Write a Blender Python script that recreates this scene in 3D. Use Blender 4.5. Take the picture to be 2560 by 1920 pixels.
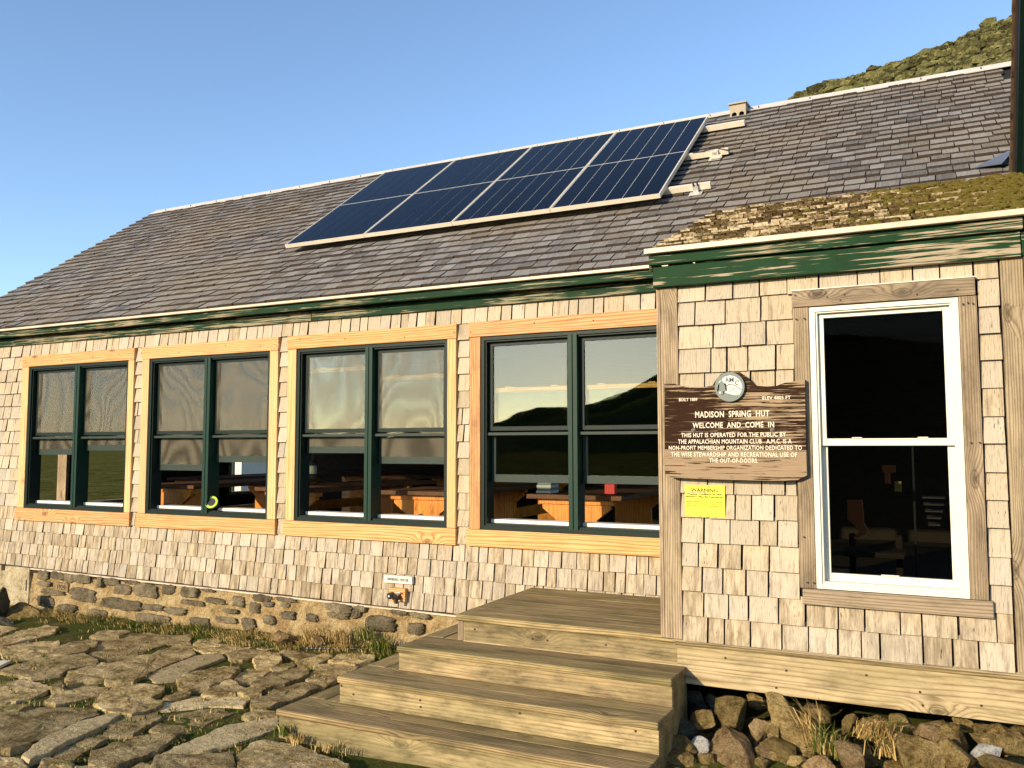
import bpy, bmesh, math, random
import numpy as np
from mathutils import Vector, Matrix, noise
random.seed(7)
S = bpy.context.scene
for o in list(bpy.data.objects): bpy.data.objects.remove(o)
COL = S.collection
rad = math.radians
# ------------------------------------------------------------------ camera
F_PX = 2120.7
CAM = np.array([2.0407, -5.5672, 1.6464])
_y, _p, _r = rad(26.291), rad(4.2032), rad(-0.0947)
FW = np.array([-math.sin(_y)*math.cos(_p), math.cos(_y)*math.cos(_p), math.sin(_p)])
R0 = np.array([math.cos(_y), math.sin(_y), 0]); U0 = np.cross(R0, FW)
RT = math.cos(_r)*R0+math.sin(_r)*U0; UP = -math.sin(_r)*R0+math.cos(_r)*U0
cam = bpy.data.cameras.new('camera'); camo = bpy.data.objects.new('camera', cam); COL.objects.link(camo)
cam.sensor_width = 36; cam.lens = F_PX/2560*36; cam.clip_start = .05; cam.clip_end = 20000
camo.matrix_world = Matrix([[RT[0], UP[0], -FW[0], CAM[0]], [RT[1], UP[1], -FW[1], CAM[1]], [RT[2], UP[2], -FW[2], CAM[2]], [0, 0, 0, 1]])
S.camera = camo
# ------------------------------------------------------------------ sky and sun
SUN_AZ, SUN_EL = rad(20), rad(17)          # sun stands 20 degrees left of the wall's outward normal (-y)
sv = Vector((-math.sin(SUN_AZ)*math.cos(SUN_EL), -math.cos(SUN_AZ)*math.cos(SUN_EL), math.sin(SUN_EL)))
w = bpy.data.worlds.new('World'); S.world = w; w.use_nodes = True
wn = w.node_tree; wn.nodes.clear()
sky = wn.nodes.new('ShaderNodeTexSky'); sky.sky_type = 'NISHITA'; sky.sun_disc = False
sky.sun_elevation = SUN_EL; sky.sun_rotation = math.atan2(sv.x, sv.y)
sky.altitude = 1400; sky.air_density = 1.0; sky.dust_density = 1.2; sky.ozone_density = 2.2
bg = wn.nodes.new('ShaderNodeBackground'); bg.inputs[1].default_value = .15
wo = wn.nodes.new('ShaderNodeOutputWorld')
wn.links.new(sky.outputs[0], bg.inputs[0]); wn.links.new(bg.outputs[0], wo.inputs[0])
sl = bpy.data.lights.new('sun', 'SUN'); sl.energy = 3.4; sl.angle = rad(.53); sl.color = (1, .825, .58)
so = bpy.data.objects.new('sun', sl); COL.objects.link(so); so.rotation_euler = sv.to_track_quat('Z', 'Y').to_euler(); so.location = (-8, -20, 12)
S.view_settings.view_transform = 'Standard'; S.view_settings.look = 'None'; S.view_settings.gamma = 1
S.view_settings.use_curve_mapping = False
S.view_settings.exposure = 0.9

# ------------------------------------------------------------------ helpers
def ray(u, v): return FW+RT*(u-1280)/F_PX+UP*(960-v)/F_PX      # photo pixel -> direction, used to measure places
def onplane(u, v, n, c):
    d = ray(u, v); n = np.array(n, float); return CAM+d*((c-n@CAM)/(n@d))
def onZ(u, v, z): return onplane(u, v, (0, 0, 1), z)
def onY(u, v, y): return onplane(u, v, (0, 1, 0), y)
LOC = {}
def tag(o, label=None, cat=None, group=None, kind=None):
    if label: o['label'] = label
    if cat: o['category'] = cat
    if group: o['group'] = group
    if kind: o['kind'] = kind
    return o
def parent_to(o, p):
    if p is None: return
    o.parent = p
    l = LOC.get(p.name)
    if l is None:
        l = Vector((0, 0, 0)); q = p
        o.matrix_parent_inverse = p_world(p).inverted(); return
    o.matrix_parent_inverse = Matrix.Translation(-l)
def p_world(o):
    m = o.matrix_basis.copy()
    if o.parent: m = p_world(o.parent) @ o.matrix_parent_inverse @ m
    return m
def thing(name, loc, label, cat, group=None, kind=None):
    o = bpy.data.objects.new(name, None); COL.objects.link(o); o.location = loc; o.empty_display_size = .1
    LOC[o.name] = Vector(loc)
    return tag(o, label, cat, group, kind)
class MB:
    def __init__(s): s.v = []; s.f = []; s.m = []; s.s = []
    def add(s, vs, fs, mi=0, seed=0.):
        b = len(s.v); s.v += [tuple(v) for v in vs]
        for k, f in enumerate(fs):
            s.f.append(tuple(i+b for i in f)); s.m.append(mi[k] if isinstance(mi, (list, tuple)) else mi); s.s.append(seed)
        return s
    def box(s, x0, x1, y0, y1, z0, z1, mi=0, seed=0.):
        return s.add([(x0, y0, z0), (x1, y0, z0), (x1, y1, z0), (x0, y1, z0), (x0, y0, z1), (x1, y0, z1), (x1, y1, z1), (x0, y1, z1)],
              [(0, 3, 2, 1), (4, 5, 6, 7), (0, 1, 5, 4), (1, 2, 6, 5), (2, 3, 7, 6), (3, 0, 4, 7)], mi, seed)
    def tube(s, pts, r, n=8, mi=0, seed=0., cap=True):
        rings = []; b0 = len(s.v)
        P = [Vector(p) for p in pts]
        for i, p in enumerate(P):
            d = (P[min(i+1, len(P)-1)]-P[max(i-1, 0)]).normalized()
            a = d.orthogonal().normalized(); b = d.cross(a)
            rr = r[i] if isinstance(r, (list, tuple)) else r
            rings.append([p+a*rr*math.cos(t*2*math.pi/n)+b*rr*math.sin(t*2*math.pi/n) for t in range(n)])
        vs = [q for R in rings for q in R]; fs = []
        for i in range(len(P)-1):
            for t in range(n): fs.append((i*n+t, i*n+(t+1) % n, (i+1)*n+(t+1) % n, (i+1)*n+t))
        if cap: fs += [tuple(range(n-1, -1, -1)), tuple((len(P)-1)*n+t for t in range(n))]
        return s.add(vs, fs, mi, seed)
    def mesh(s, name, mats, smooth=False):
        me = bpy.data.meshes.new(name); me.from_pydata(s.v, [], s.f)
        for m in (mats if isinstance(mats, (list, tuple)) else [mats]): me.materials.append(m)
        me.polygons.foreach_set('material_index', s.m)
        if any(s.s):
            a = me.attributes.new('seed', 'FLOAT', 'FACE'); a.data.foreach_set('value', s.s)
        if smooth: me.polygons.foreach_set('use_smooth', [True]*len(s.f))
        me.update(); return me
    def build(s, name, mats, parent=None, smooth=False):
        o = bpy.data.objects.new(name, s.mesh(name, mats, smooth)); COL.objects.link(o); parent_to(o, parent); return o
def meshobj(name, me, parent=None, mat=None):
    o = bpy.data.objects.new(name, me); COL.objects.link(o)
    if mat: me.materials.append(mat)
    parent_to(o, parent); return o
def board(name, x0, x1, y0, y1, z0, z1, mat, parent=None, bev=.004, seg=2, jit=0.):
    c = Vector(((x0+x1)/2, (y0+y1)/2, (z0+z1)/2)); h = Vector((abs(x1-x0)/2, abs(y1-y0)/2, abs(z1-z0)/2))
    bm = bmesh.new(); bmesh.ops.create_cube(bm, size=2)
    for v in bm.verts:
        v.co = Vector((v.co.x*h.x, v.co.y*h.y, v.co.z*h.z))
        if jit: v.co += Vector([random.uniform(-jit, jit) for _ in range(3)])
    if bev: bmesh.ops.bevel(bm, geom=bm.edges[:], offset=min(bev, min(h)*.8), segments=seg, affect='EDGES', profile=.6)
    me = bpy.data.meshes.new(name); bm.to_mesh(me); bm.free(); me.materials.append(mat)
    o = bpy.data.objects.new(name, me); COL.objects.link(o); o.location = c; parent_to(o, parent); return o
# ------------------------------------------------------------------ materials
class NT:
    def __init__(s, name):
        s.m = bpy.data.materials.new(name); s.m.use_nodes = True; s.t = s.m.node_tree; s.t.nodes.clear()
        s.out = s.t.nodes.new('ShaderNodeOutputMaterial')
    def n(s, typ, ins=None, **kw):
        nd = s.t.nodes.new('ShaderNode'+typ)
        for k, v in kw.items(): setattr(nd, k, v)
        for k, v in (ins or {}).items(): s.set(nd.inputs[k], v)
        return nd
    def set(s, sock, v):
        if hasattr(v, 'is_output'): s.t.links.new(v, sock)
        else:
            if hasattr(sock.default_value, '__len__') and hasattr(v, '__len__') and len(v) == 3 and len(sock.default_value) == 4: v = (*v, 1)
            sock.default_value = v
    def math(s, op, a, b=0., c=0., clamp=False):
        nd = s.n('Math', {0: a, 1: b, 2: c}, operation=op); nd.use_clamp = clamp; return nd.outputs[0]
    def vmath(s, op, a, b=(0, 0, 0)):
        return s.n('VectorMath', {0: a, 1: b}, operation=op).outputs[0]
    def mix(s, f, a, b, mode='MIX'):
        nd = s.n('Mix', data_type='RGBA', blend_type=mode); s.set(nd.inputs[0], f); s.set(nd.inputs[6], a); s.set(nd.inputs[7], b); return nd.outputs[2]
    def ramp(s, f, stops, interp='LINEAR'):
        nd = s.n('ValToRGB', {0: f}); cr = nd.color_ramp; cr.interpolation = interp
        while len(cr.elements) < len(stops): cr.elements.new(.5)
        for e, (p, c) in zip(cr.elements, stops):
            e.position = p; e.color = (*c, 1) if hasattr(c, '__len__') else (c, c, c, 1)
        return nd.outputs[0]
    def noise(s, vec, scale=1., detail=4., rough=.55, dist=0.):
        return s.n('TexNoise', {'Vector': vec, 'Scale': scale, 'Detail': detail, 'Roughness': rough, 'Distortion': dist}).outputs[0]
    def seed(s):
        return s.math('ADD', s.n('ObjectInfo').outputs['Random'], s.n('Attribute', attribute_name='seed').outputs['Fac'])
    def pos(s, k=(31., 17., 23.)):
        sd = s.seed(); p = s.n('NewGeometry').outputs['Position']
        off = s.n('CombineXYZ', {0: s.math('MULTIPLY', sd, k[0]), 1: s.math('MULTIPLY', sd, k[1]), 2: s.math('MULTIPLY', sd, k[2])}).outputs[0]
        return s.vmath('ADD', p, off), sd
    def bump(s, h, strength=.4, dist=.01):
        return s.n('Bump', {'Height': h, 'Strength': strength, 'Distance': dist}).outputs[0]
    def bsdf(s, col, rough=.7, normal=None, spec=.3, metal=0., **kw):
        b = s.n('BsdfPrincipled', {'Base Color': col, 'Roughness': rough, 'Specular IOR Level': spec, 'Metallic': metal})
        if normal is not None: s.set(b.inputs['Normal'], normal)
        for k, v in kw.items(): s.set(b.inputs[k], v)
        s.t.links.new(b.outputs[0], s.out.inputs[0]); return s.m
AX = {'x': (1.1, 15, 15), 'y': (15, 1.1, 15), 'z': (15, 15, 1.1)}
def wood(name, stops, axis='x', ring=26., knots=.6, stain=None, stain_amt=.5, rough=.8, fine=.35, var=.25, bump=.35, sc=1., grime=.7):
    t = NT(name); p, sd = t.pos()
    A = Vector(AX[axis])*sc
    q = t.vmath('MULTIPLY', p, tuple(A))
    n1 = t.noise(q, .45, 3)
    perp = t.n('VectorMath', {0: p, 1: tuple(0. if a < 3 else (1., .8, .9)[i] for i, a in enumerate(AX[axis]))}, operation='DOT_PRODUCT').outputs['Value']
    along = t.n('VectorMath', {0: p, 1: tuple(1. if a < 3 else 0. for a in AX[axis])}, operation='DOT_PRODUCT').outputs['Value']
    kv = t.n('CombineXYZ', {0: t.math('ADD', t.math('MULTIPLY', along, 2.6*sc), t.math('MULTIPLY', n1, .12)), 1: t.math('ADD', t.math('MULTIPLY', perp, 6.*sc), t.math('MULTIPLY', n1, .12)), 2: 0.}).outputs[0]
    vo = t.n('TexVoronoi', {'Vector': kv, 'Scale': 1., 'Randomness': 1.}, voronoi_dimensions='2D')
    vd = t.math('ADD', vo.outputs['Distance'], t.math('MULTIPLY', t.math('LESS_THAN', t.n('SeparateColor', {0: vo.outputs['Color']}).outputs[0], .80), 2.))
    kf = t.math('POWER', t.math('SUBTRACT', 1., t.math('MULTIPLY', vd, 2.2), clamp=True), 1.6)
    g = t.math('ADD', t.math('MULTIPLY', perp, ring*sc*2.6), t.math('ADD', t.math('MULTIPLY', n1, 6.), t.math('MULTIPLY', kf, 6.*knots)))
    rg = t.math('POWER', t.math('ABSOLUTE', t.math('SINE', t.math('MULTIPLY', g, 3.14159))), 1.)
    fi = t.noise(t.vmath('MULTIPLY', p, tuple((6. if a < 3 else 220.)*sc for a in AX[axis])), 1., 2)
    f = t.math('ADD', t.math('MULTIPLY', rg, 1-fine), t.math('MULTIPLY', t.math('SUBTRACT', fi, .18), fine*1.5))
    col = t.ramp(f, stops)
    dark = tuple(c*.22 for c in stops[0][1])
    kn = t.math('MULTIPLY', t.ramp(vd, [(.0, 1), (.05, .8), (.085, .25), (.10, .9), (.13, 0)]), knots, clamp=True)
    col = t.mix(kn, col, dark)
    if stain is not None:
        sn = t.noise(t.vmath('MULTIPLY', p, tuple((.9 if a < 3 else 5.)*sc for a in AX[axis])), 1.3, 5, .62)
        sm = t.ramp(sn, [(.62-.35*stain_amt, 0), (.86-.35*stain_amt, 1)])
        col = t.mix(t.math('MULTIPLY', sm, .8), col, stain)
    gr = t.noise(t.vmath('MULTIPLY', p, tuple((5. if a < 3 else 16.)*sc for a in AX[axis])), 1., 6, .7)
    col = t.mix(grime, col, t.ramp(gr, [(.3, .35), (.5, .85), (.7, 1.12)]), 'MULTIPLY')
    val = t.math('ADD', 1-var, t.math('MULTIPLY', t.math('FRACT', t.math('MULTIPLY', sd, 7.37)), 2*var))
    hs = t.n('HueSaturation', {'Color': col, 'Value': val, 'Hue': t.math('ADD', .495, t.math('MULTIPLY', t.math('FRACT', t.math('MULTIPLY', sd, 3.1)), .012))}).outputs[0]
    return t.bsdf(hs, rough, t.bump(t.math('ADD', f, t.math('MULTIPLY', kn, -.6)), bump, .004), .25)
def paint_peel(name, paint, bare, amt=.5, axis='x', rough=.6, al=2.4, ac=85.):
    t = NT(name); p, sd = t.pos()
    sc = tuple(al if a < 3 else ac for a in AX[axis])
    n1 = t.noise(t.vmath('MULTIPLY', p, sc), 1., 5, .6, .6); n2 = t.noise(p, 1.7, 3)
    m = t.ramp(t.math('ADD', t.math('MULTIPLY', n1, .7), t.math('MULTIPLY', n2, .42)), [(.735-.26*amt, 0), (.765-.26*amt, 1)])
    g = t.noise(t.vmath('MULTIPLY', p, tuple(4. if a < 3 else 160. for a in AX[axis])), 1., 2)
    bc = t.mix(g, tuple(c*.55 for c in bare), bare)
    pc = t.mix(t.noise(p, 9., 4), tuple(c*.6 for c in paint), tuple(c*1.35 for c in paint))
    return t.bsdf(t.mix(m, pc, bc), t.math('ADD', rough, t.math('MULTIPLY', m, .35)), t.bump(t.math('MULTIPLY', m, -1.), .5, .003), .12)
def stone(name, a, b, c, scale=1., lichen=(.3, .29, .2), rough=.9, bump=.8, moss=None, mossamt=.4, vr=.27, spec=.12):
    t = NT(name); p, sd = t.pos()
    n1 = t.noise(p, 3.2*scale, 6, .65); n2 = t.noise(p, 22*scale, 5, .7); n3 = t.noise(p, 90*scale, 3, .6)
    col = t.ramp(t.math('ADD', t.math('MULTIPLY', n1, .6), t.math('MULTIPLY', n2, .4)), [(.40, a), (.5, b), (.60, c)])
    col = t.mix(t.ramp(n3, [(.55, 0), (.68, .7)]), col, tuple(x*.3 for x in a))
    vo = t.noise(p, 7.5*scale, 5, .75, 1.2)
    col = t.mix(t.ramp(vo, [(.56, 0), (.66, .7)]), col, lichen)
    if moss:
        mn = t.noise(p, 2.4*scale, 5, .7); col = t.mix(t.ramp(mn, [(.62-.2*mossamt, 0), (.72-.2*mossamt, .85)]), col, moss)
    val = t.math('ADD', 1-vr, t.math('MULTIPLY', t.math('FRACT', t.math('MULTIPLY', sd, 5.3)), 2*vr))
    col = t.n('HueSaturation', {'Color': col, 'Value': val}).outputs[0]
    h = t.math('ADD', t.math('ADD', t.math('MULTIPLY', n2, .8), t.math('MULTIPLY', n3, .35)), t.math('MULTIPLY', t.noise(p, 9*scale, 6, .7), .8))
    return t.bsdf(col, rough, t.bump(h, bump, .045), spec)
def plain(name, col, rough=.5, metal=0., var=.12, sc=14., spec=.4, bump=.05):
    t = NT(name); p, sd = t.pos(); n = t.noise(p, sc, 5, .65)
    c = t.mix(n, tuple(x*(1-var*2) for x in col), tuple(min(1, x*(1+var)) for x in col))
    return t.bsdf(c, t.math('ADD', rough-.08, t.math('MULTIPLY', n, .16)), t.bump(n, bump, .003), spec, metal)

def shingle_wall(name):
    t = NT(name); p, sd = t.pos()
    q = t.vmath('MULTIPLY', p, (26, 26, 2.2)); n1 = t.noise(q, .5, 3)
    px = t.n('SeparateXYZ', {0: p}).outputs
    g = t.math('ADD', t.math('MULTIPLY', px[0], 75.), t.math('MULTIPLY', n1, 9.))
    rg = t.math('POWER', t.math('ABSOLUTE', t.math('SINE', t.math('MULTIPLY', g, 3.14159))), .5)
    fi = t.noise(t.vmath('MULTIPLY', p, (240, 240, 7)), 1., 2)
    f = t.math('ADD', t.math('MULTIPLY', rg, .35), t.math('MULTIPLY', fi, .65))
    col = t.ramp(f, [(.24, (.19, .13, .085)), (.38, (.36, .283, .188)), (.60, (.48, .395, .272))])
    wp = t.n('SeparateXYZ', {0: t.n('NewGeometry').outputs['Position']}).outputs
    # weather stains: brown streaks, more of them low on the wall
    st = t.noise(t.vmath('MULTIPLY', p, (34, 34, 3.4)), 1., 4, .65)
    pick = t.math('FRACT', t.math('MULTIPLY', sd, 11.7))
    low = t.n('MapRange', {0: wp[2], 1: .4, 2: 1.35, 3: .20, 4: 0.}).outputs[0]
    thr = t.math('ADD', t.math('MULTIPLY', t.math('SUBTRACT', pick, .62), .15), low)
    sm = t.ramp(t.math('ADD', st, thr), [(.54, 0), (.80, .85)])
    col = t.mix(sm, col, (.175, .128, .078))
    col = t.mix(t.ramp(t.math('FRACT', t.math('MULTIPLY', sd, 23.3)), [(.72, 0), (.95, .55)]), col, t.mix(f, (.20, .165, .118), (.45, .395, .30)))
    ck = t.noise(t.vmath('MULTIPLY', p, (120, 120, 1.3)), 1., 2, .5)
    col = t.mix(t.ramp(ck, [(.70, 0), (.74, .9)]), col, (.05, .03, .018))
    val = t.math('ADD', .88, t.math('MULTIPLY', t.math('FRACT', t.math('MULTIPLY', sd, 7.37)), .22))
    hs = t.n('HueSaturation', {'Color': col, 'Value': val, 'Saturation': t.math('ADD', .8, t.math('MULTIPLY', pick, .3))}).outputs[0]
    return t.bsdf(hs, .85, t.bump(f, .35, .003), .15)
def shingle_roof(name, mossy=False):
    t = NT(name); p, sd = t.pos((3.1, 1.7, 2.3))
    q = t.vmath('MULTIPLY', p, (60, 7, 7)); n1 = t.noise(q, 1., 4, .6)
    pick = t.math('FRACT', t.math('MULTIPLY', sd, 11.7))
    col = t.ramp(t.math('ADD', t.math('MULTIPLY', n1, .6), t.math('MULTIPLY', pick, .4)), [(.25, (.095, .09, .083)), (.5, (.175, .168, .157)), (.75, (.265, .256, .242))])
    wp0 = t.n('NewGeometry').outputs['Position']; wp = t.n('SeparateXYZ', {0: wp0}).outputs
    br = t.noise(wp0, .9, 4, .6)
    col = t.mix(t.ramp(br, [(.42, 0), (.66, .7)]), col, t.mix(n1, (.15, .12, .08), (.33, .27, .185)))
    sp = t.noise(wp0, 38., 4, .7)
    col = t.mix(t.ramp(sp, [(.58, 0), (.68, .6)]), col, (.30, .27, .19))
    if mossy:
        n2 = t.noise(wp0, 30., 5, .7)
        col = t.mix(t.ramp(n2, [(.42, 0), (.56, .9)]), col, t.mix(sp, (.20, .145, .08), (.55, .45, .30)))
        mz = t.math('ADD', t.math('MULTIPLY', t.math('SUBTRACT', wp[0], 2.05), .6), t.math('MULTIPLY', t.noise(wp0, 6., 5, .7), .55))
        col = t.mix(t.ramp(mz, [(.1, 0), (.55, .95)]), col, t.mix(n2, (.07, .052, .014), (.20, .155, .04)))
        col = t.mix(t.ramp(t.noise(wp0, 9., 4, .7), [(.56, 0), (.66, .8)]), col, (.08, .055, .02))
    return t.bsdf(col, .72, t.bump(t.math('ADD', n1, sp), .5, .006), .35)
M = {}
M['shingle'] = shingle_wall('cedar_shingle')
M['roof'] = shingle_roof('roof_shingle'); M['roofmoss'] = shingle_roof('mossy_roof_shingle', True)
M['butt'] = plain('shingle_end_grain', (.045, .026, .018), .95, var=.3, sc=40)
def mossbutt():
    t = NT('mossy_end_grain'); p, sd = t.pos((3.1, 1.7, 2.3)); n = t.noise(p, 45., 5, .7); w0 = t.n('NewGeometry').outputs['Position']
    c = t.ramp(t.math('ADD', t.math('MULTIPLY', n, .7), t.math('MULTIPLY', t.math('FRACT', t.math('MULTIPLY', sd, 9.1)), .3)), [(.34, (.04, .026, .011)), (.5, (.12, .085, .038)), (.58, (.34, .26, .15)), (.7, (.58, .48, .32))])
    mz = t.math('ADD', t.math('MULTIPLY', t.math('SUBTRACT', t.n('SeparateXYZ', {0: w0}).outputs[0], 2.05), .6), t.math('MULTIPLY', t.noise(w0, 6., 5, .7), .55))
    c = t.mix(t.ramp(mz, [(.15, 0), (.6, .95)]), c, t.mix(n, (.06, .045, .012), (.19, .145, .035)))
    return t.bsdf(c, .95, t.bump(n, .8, .01), .1)
M['mossbutt'] = mossbutt()
M['wingfringe'] = plain('wing_shingle_ends', (.10, .06, .03), .95, var=.4, sc=60)
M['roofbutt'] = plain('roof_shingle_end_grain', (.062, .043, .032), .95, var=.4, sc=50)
M['pine'] = wood('new_pine', [(.08, (.36, .125, .03)), (.5, (.58, .28, .095)), (.95, (.68, .42, .20))], 'x', 22, .8, rough=.65, var=.12, bump=.12, grime=.25)
M['pinez'] = wood('new_pine_upright', [(.08, (.42, .19, .06)), (.5, (.60, .36, .15)), (.95, (.69, .465, .24))], 'z', 18, .5, rough=.65, var=.1, bump=.12, grime=.25)
M['pinedark'] = wood('stained_pine_upright', [(.1, (.30, .11, .035)), (.5, (.48, .22, .08)), (.85, (.62, .34, .15))], 'z', 24, .9, rough=.6, var=.05)
M['postz'] = wood('weathered_post', [(.1, (.19, .125, .07)), (.5, (.33, .24, .145)), (.85, (.44, .335, .215))], 'z', 30, .7, (.13, .09, .055), .45, var=.12)
M['postx'] = wood('weathered_trim', [(.1, (.18, .125, .075)), (.5, (.30, .225, .14)), (.85, (.38, .295, .19))], 'x', 30, .8, (.13, .10, .06), .45, var=.12)
M['beam'] = wood('weathered_beam', [(.1, (.22, .14, .065)), (.42, (.43, .31, .165)), (.85, (.53, .405, .235))], 'x', 16, .9, (.27, .21, .09), .42, var=.1)
M['riser'] = wood('riser_board', [(.1, (.18, .115, .045)), (.42, (.38, .27, .13)), (.85, (.50, .38, .20))], 'x', 20, .8, (.17, .135, .06), .8, var=.12, grime=1., fine=.5)
M['tread'] = wood('tread_plank', [(.1, (.11, .072, .028)), (.5, (.30, .21, .09)), (.85, (.47, .345, .165))], 'x', 30, .5, (.10, .085, .03), .6, var=.15)
M['ready'] = wood('side_tread_plank', [(.1, (.11, .072, .028)), (.5, (.30, .21, .09)), (.85, (.47, .345, .165))], 'y', 30, .4, (.10, .085, .03), .6, var=.15)
M['green'] = paint_peel('peeling_green_paint', (.0035, .034, .0085), (.46, .37, .25), .56)
M['greenold'] = paint_peel('worn_green_paint', (.004, .030, .009), (.36, .31, .2), .62)
M['greenwing'] = plain('dark_green_board', (.002, .016, .006), .7, var=.2, spec=.1)
M['greenwin'] = plain('dark_green_window_paint', (.004, .015, .011), .5, var=.2, sc=30, spec=.2)
M['greenmul'] = plain('green_mullion_paint', (.006, .034, .020), .5, var=.2, sc=30, spec=.2)
M['sashgreen'] = plain('grey_green_sash_paint', (.03, .046, .036), .5, var=.2, sc=30, spec=.2)
M['drip'] = plain('cream_metal_drip_edge', (.64, .53, .38), .45, var=.3, sc=9)
M['ridge'] = plain('white_metal_ridge', (.66, .61, .52), .4, var=.14, sc=7)
M['alu'] = plain('aluminium', (.66, .66, .64), .35, .6, var=.08, sc=20)
M['alupaint'] = plain('cream_rail', (.74, .66, .52), .4, .1, var=.1, sc=12)
M['white'] = plain('white_window_paint', (.70, .65, .53), .4, var=.08, sc=10)
M['inwhite'] = plain('white_sill', (.72, .68, .6), .5, var=.08)
M['cell'] = plain('solar_cell', (.0018, .003, .008), .14, var=.3, sc=60, spec=.10, bump=0)
M['backsheet'] = plain('solar_backsheet', (.62, .62, .6), .3, var=.05)
M['wallin'] = wood('inside_wall', [(.1, (.014, .008, .004)), (.5, (.025, .014, .007)), (.85, (.032, .018, .009))], 'x', 20, .6)  # near-black wood: the dimness of the rooms is put into the colour
M['floorin'] = wood('inside_floor', [(.1, (.014, .008, .004)), (.5, (.025, .014, .007)), (.85, (.032, .018, .009))], 'y', 20, .3)  # floor darkened like the walls, indoor shade included in its colour
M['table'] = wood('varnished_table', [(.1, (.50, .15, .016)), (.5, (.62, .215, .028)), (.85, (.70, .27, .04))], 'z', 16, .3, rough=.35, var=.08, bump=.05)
M['tabletop'] = wood('shaded_varnished_top', [(.1, (.05, .02, .007)), (.5, (.09, .038, .013)), (.85, (.12, .052, .018))], 'y', 16, .3, rough=.7, var=.08, bump=.05)  # much darker than the trestles: indoor shade is painted into the tops
M['dark'] = plain('dark_void', (.012, .011, .01), .9)
M['mortar'] = stone('mortar', (.33, .22, .095), (.51, .37, .18), (.62, .475, .265), 1.6, (.50, .31, .10), bump=1., moss=(.20, .14, .05), mossamt=.12)
M['concrete'] = stone('concrete', (.17, .135, .075), (.34, .28, .17), (.45, .385, .25), 1.6, (.14, .105, .05), bump=.4)
M['fstone'] = stone('foundation_stone', (.10, .08, .045), (.20, .16, .095), (.31, .25, .16), 3.2, (.33, .26, .13))
M['paver'] = stone('paving_stone', (.17, .11, .042), (.41, .305, .14), (.61, .475, .255), 1.7, (.52, .42, .17), moss=(.12, .115, .015), mossamt=.2, bump=.8, vr=.34)
M['paverlight'] = stone('pale_paving_stone', (.33, .25, .125), (.48, .375, .20), (.60, .48, .27), 1.4, (.50, .42, .19), bump=.6)
M['rock'] = stone('fieldstone', (.11, .07, .022), (.29, .20, .075), (.47, .34, .145), 2.4, (.38, .29, .065), bump=1.)
M['rockpink'] = stone('pinkish_fieldstone', (.15, .09, .04), (.34, .225, .105), (.50, .355, .18), 2.4, (.33, .28, .17), bump=1.)
M['rockdark'] = stone('dark_fieldstone', (.05, .05, .035), (.10, .098, .07), (.16, .15, .105), 1.8, (.15, .15, .1), bump=1.)
M['rockwhite'] = stone('pale_quartz', (.42, .40, .36), (.55, .53, .49), (.66, .64, .6), 1.8, (.5, .47, .4), bump=.8)
M['soil'] = stone('mossy_soil', (.05, .042, .014), (.10, .088, .022), (.17, .135, .05), 2.5, (.13, .13, .018), bump=1., moss=(.06, .085, .008), mossamt=.9)
M['ground'] = stone('heath_ground', (.03, .03, .008), (.075, .07, .016), (.12, .10, .035), .25, (.08, .085, .012), bump=.8, spec=0., rough=1.)
M['hill'] = stone('shaded_mossy_talus', (.03, .028, .008), (.075, .068, .018), (.13, .115, .035), .35, (.10, .095, .02), bump=1.)  # mossy ground darkened, so the crevice shade between boulders is in its colour
M['talus'] = stone('talus_rock', (.045, .043, .016), (.105, .098, .034), (.19, .17, .07), .9, (.13, .13, .03), bump=1., vr=.6)
M['mount'] = stone('far_mountain', (.02, .03, .01), (.04, .055, .018), (.06, .075, .026), .02, (.06, .065, .025), spec=0., rough=1.)
M['flash'] = plain('grey_flashing', (.30, .33, .38), .35, .7, var=.15)
M['sign'] = paint_peel('sign_brown_paint', (.030, .0125, .005), (.40, .285, .17), .60, rough=.8, al=5., ac=120.)
M['signbare'] = paint_peel('sign_bare_board', (.04, .02, .009), (.38, .27, .165), .80, rough=.8, al=5., ac=120.)
M['letter'] = plain('cream_lettering', (.74, .66, .50), .6, var=.15, sc=70)
M['black'] = plain('black_plastic', (.012, .012, .013), .35, var=.2)
M['yellow'] = plain('yellow_sign', (.80, .80, .035), .5, var=.03)
M['ink'] = plain('printed_ink', (.05, .05, .012), .7)
M['discgrey'] = plain('emblem_grey', (.16, .19, .17), .6, var=.1, sc=40)
M['disccream'] = plain('emblem_cream', (.72, .67, .54), .6, var=.08, sc=40)
M['red'] = plain('red_card', (.55, .02, .015), .5); M['blue'] = plain('blue_cord', (.01, .05, .4), .6)
M['lime'] = plain('lime_plastic', (.45, .62, .03), .4); M['book'] = plain('book_paper', (.5, .5, .44), .7); M['bookgrey'] = plain('book_cover', (.18, .21, .22), .6)
M['orange'] = plain('orange_wood', (.45, .11, .02), .5); M['ochre'] = plain('ochre_card', (.4, .27, .05), .6); M['steel'] = plain('steel', (.5, .5, .5), .3, .8)
M['boltgrey'] = plain('dull_bolt', (.12, .10, .08), .6)
M['nail'] = plain('rusty_nail', (.05, .025, .015), .7); M['beige'] = plain('beige_plastic', (.34, .28, .19), .6)
def glassmat(name, tint, boost, wav):
    t = NT(name); p, _ = t.pos()
    nn = t.noise(p, 2.2, 2, .4)
    nrm = t.bump(nn, wav, .02)
    fr = t.n('Fresnel', {'IOR': 1.5, 'Normal': nrm}).outputs[0]
    gl = t.n('BsdfGlossy', {'Color': (.95, .97, .93), 'Roughness': .012, 'Normal': nrm}).outputs[0]
    tr = t.n('BsdfTransparent', {'Color': tint}).outputs[0]
    mx = t.n('MixShader', {0: t.math('MULTIPLY', fr, boost, clamp=True), 1: tr, 2: gl}).outputs[0]
    t.t.links.new(mx, t.out.inputs[0]); return t.m
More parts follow.
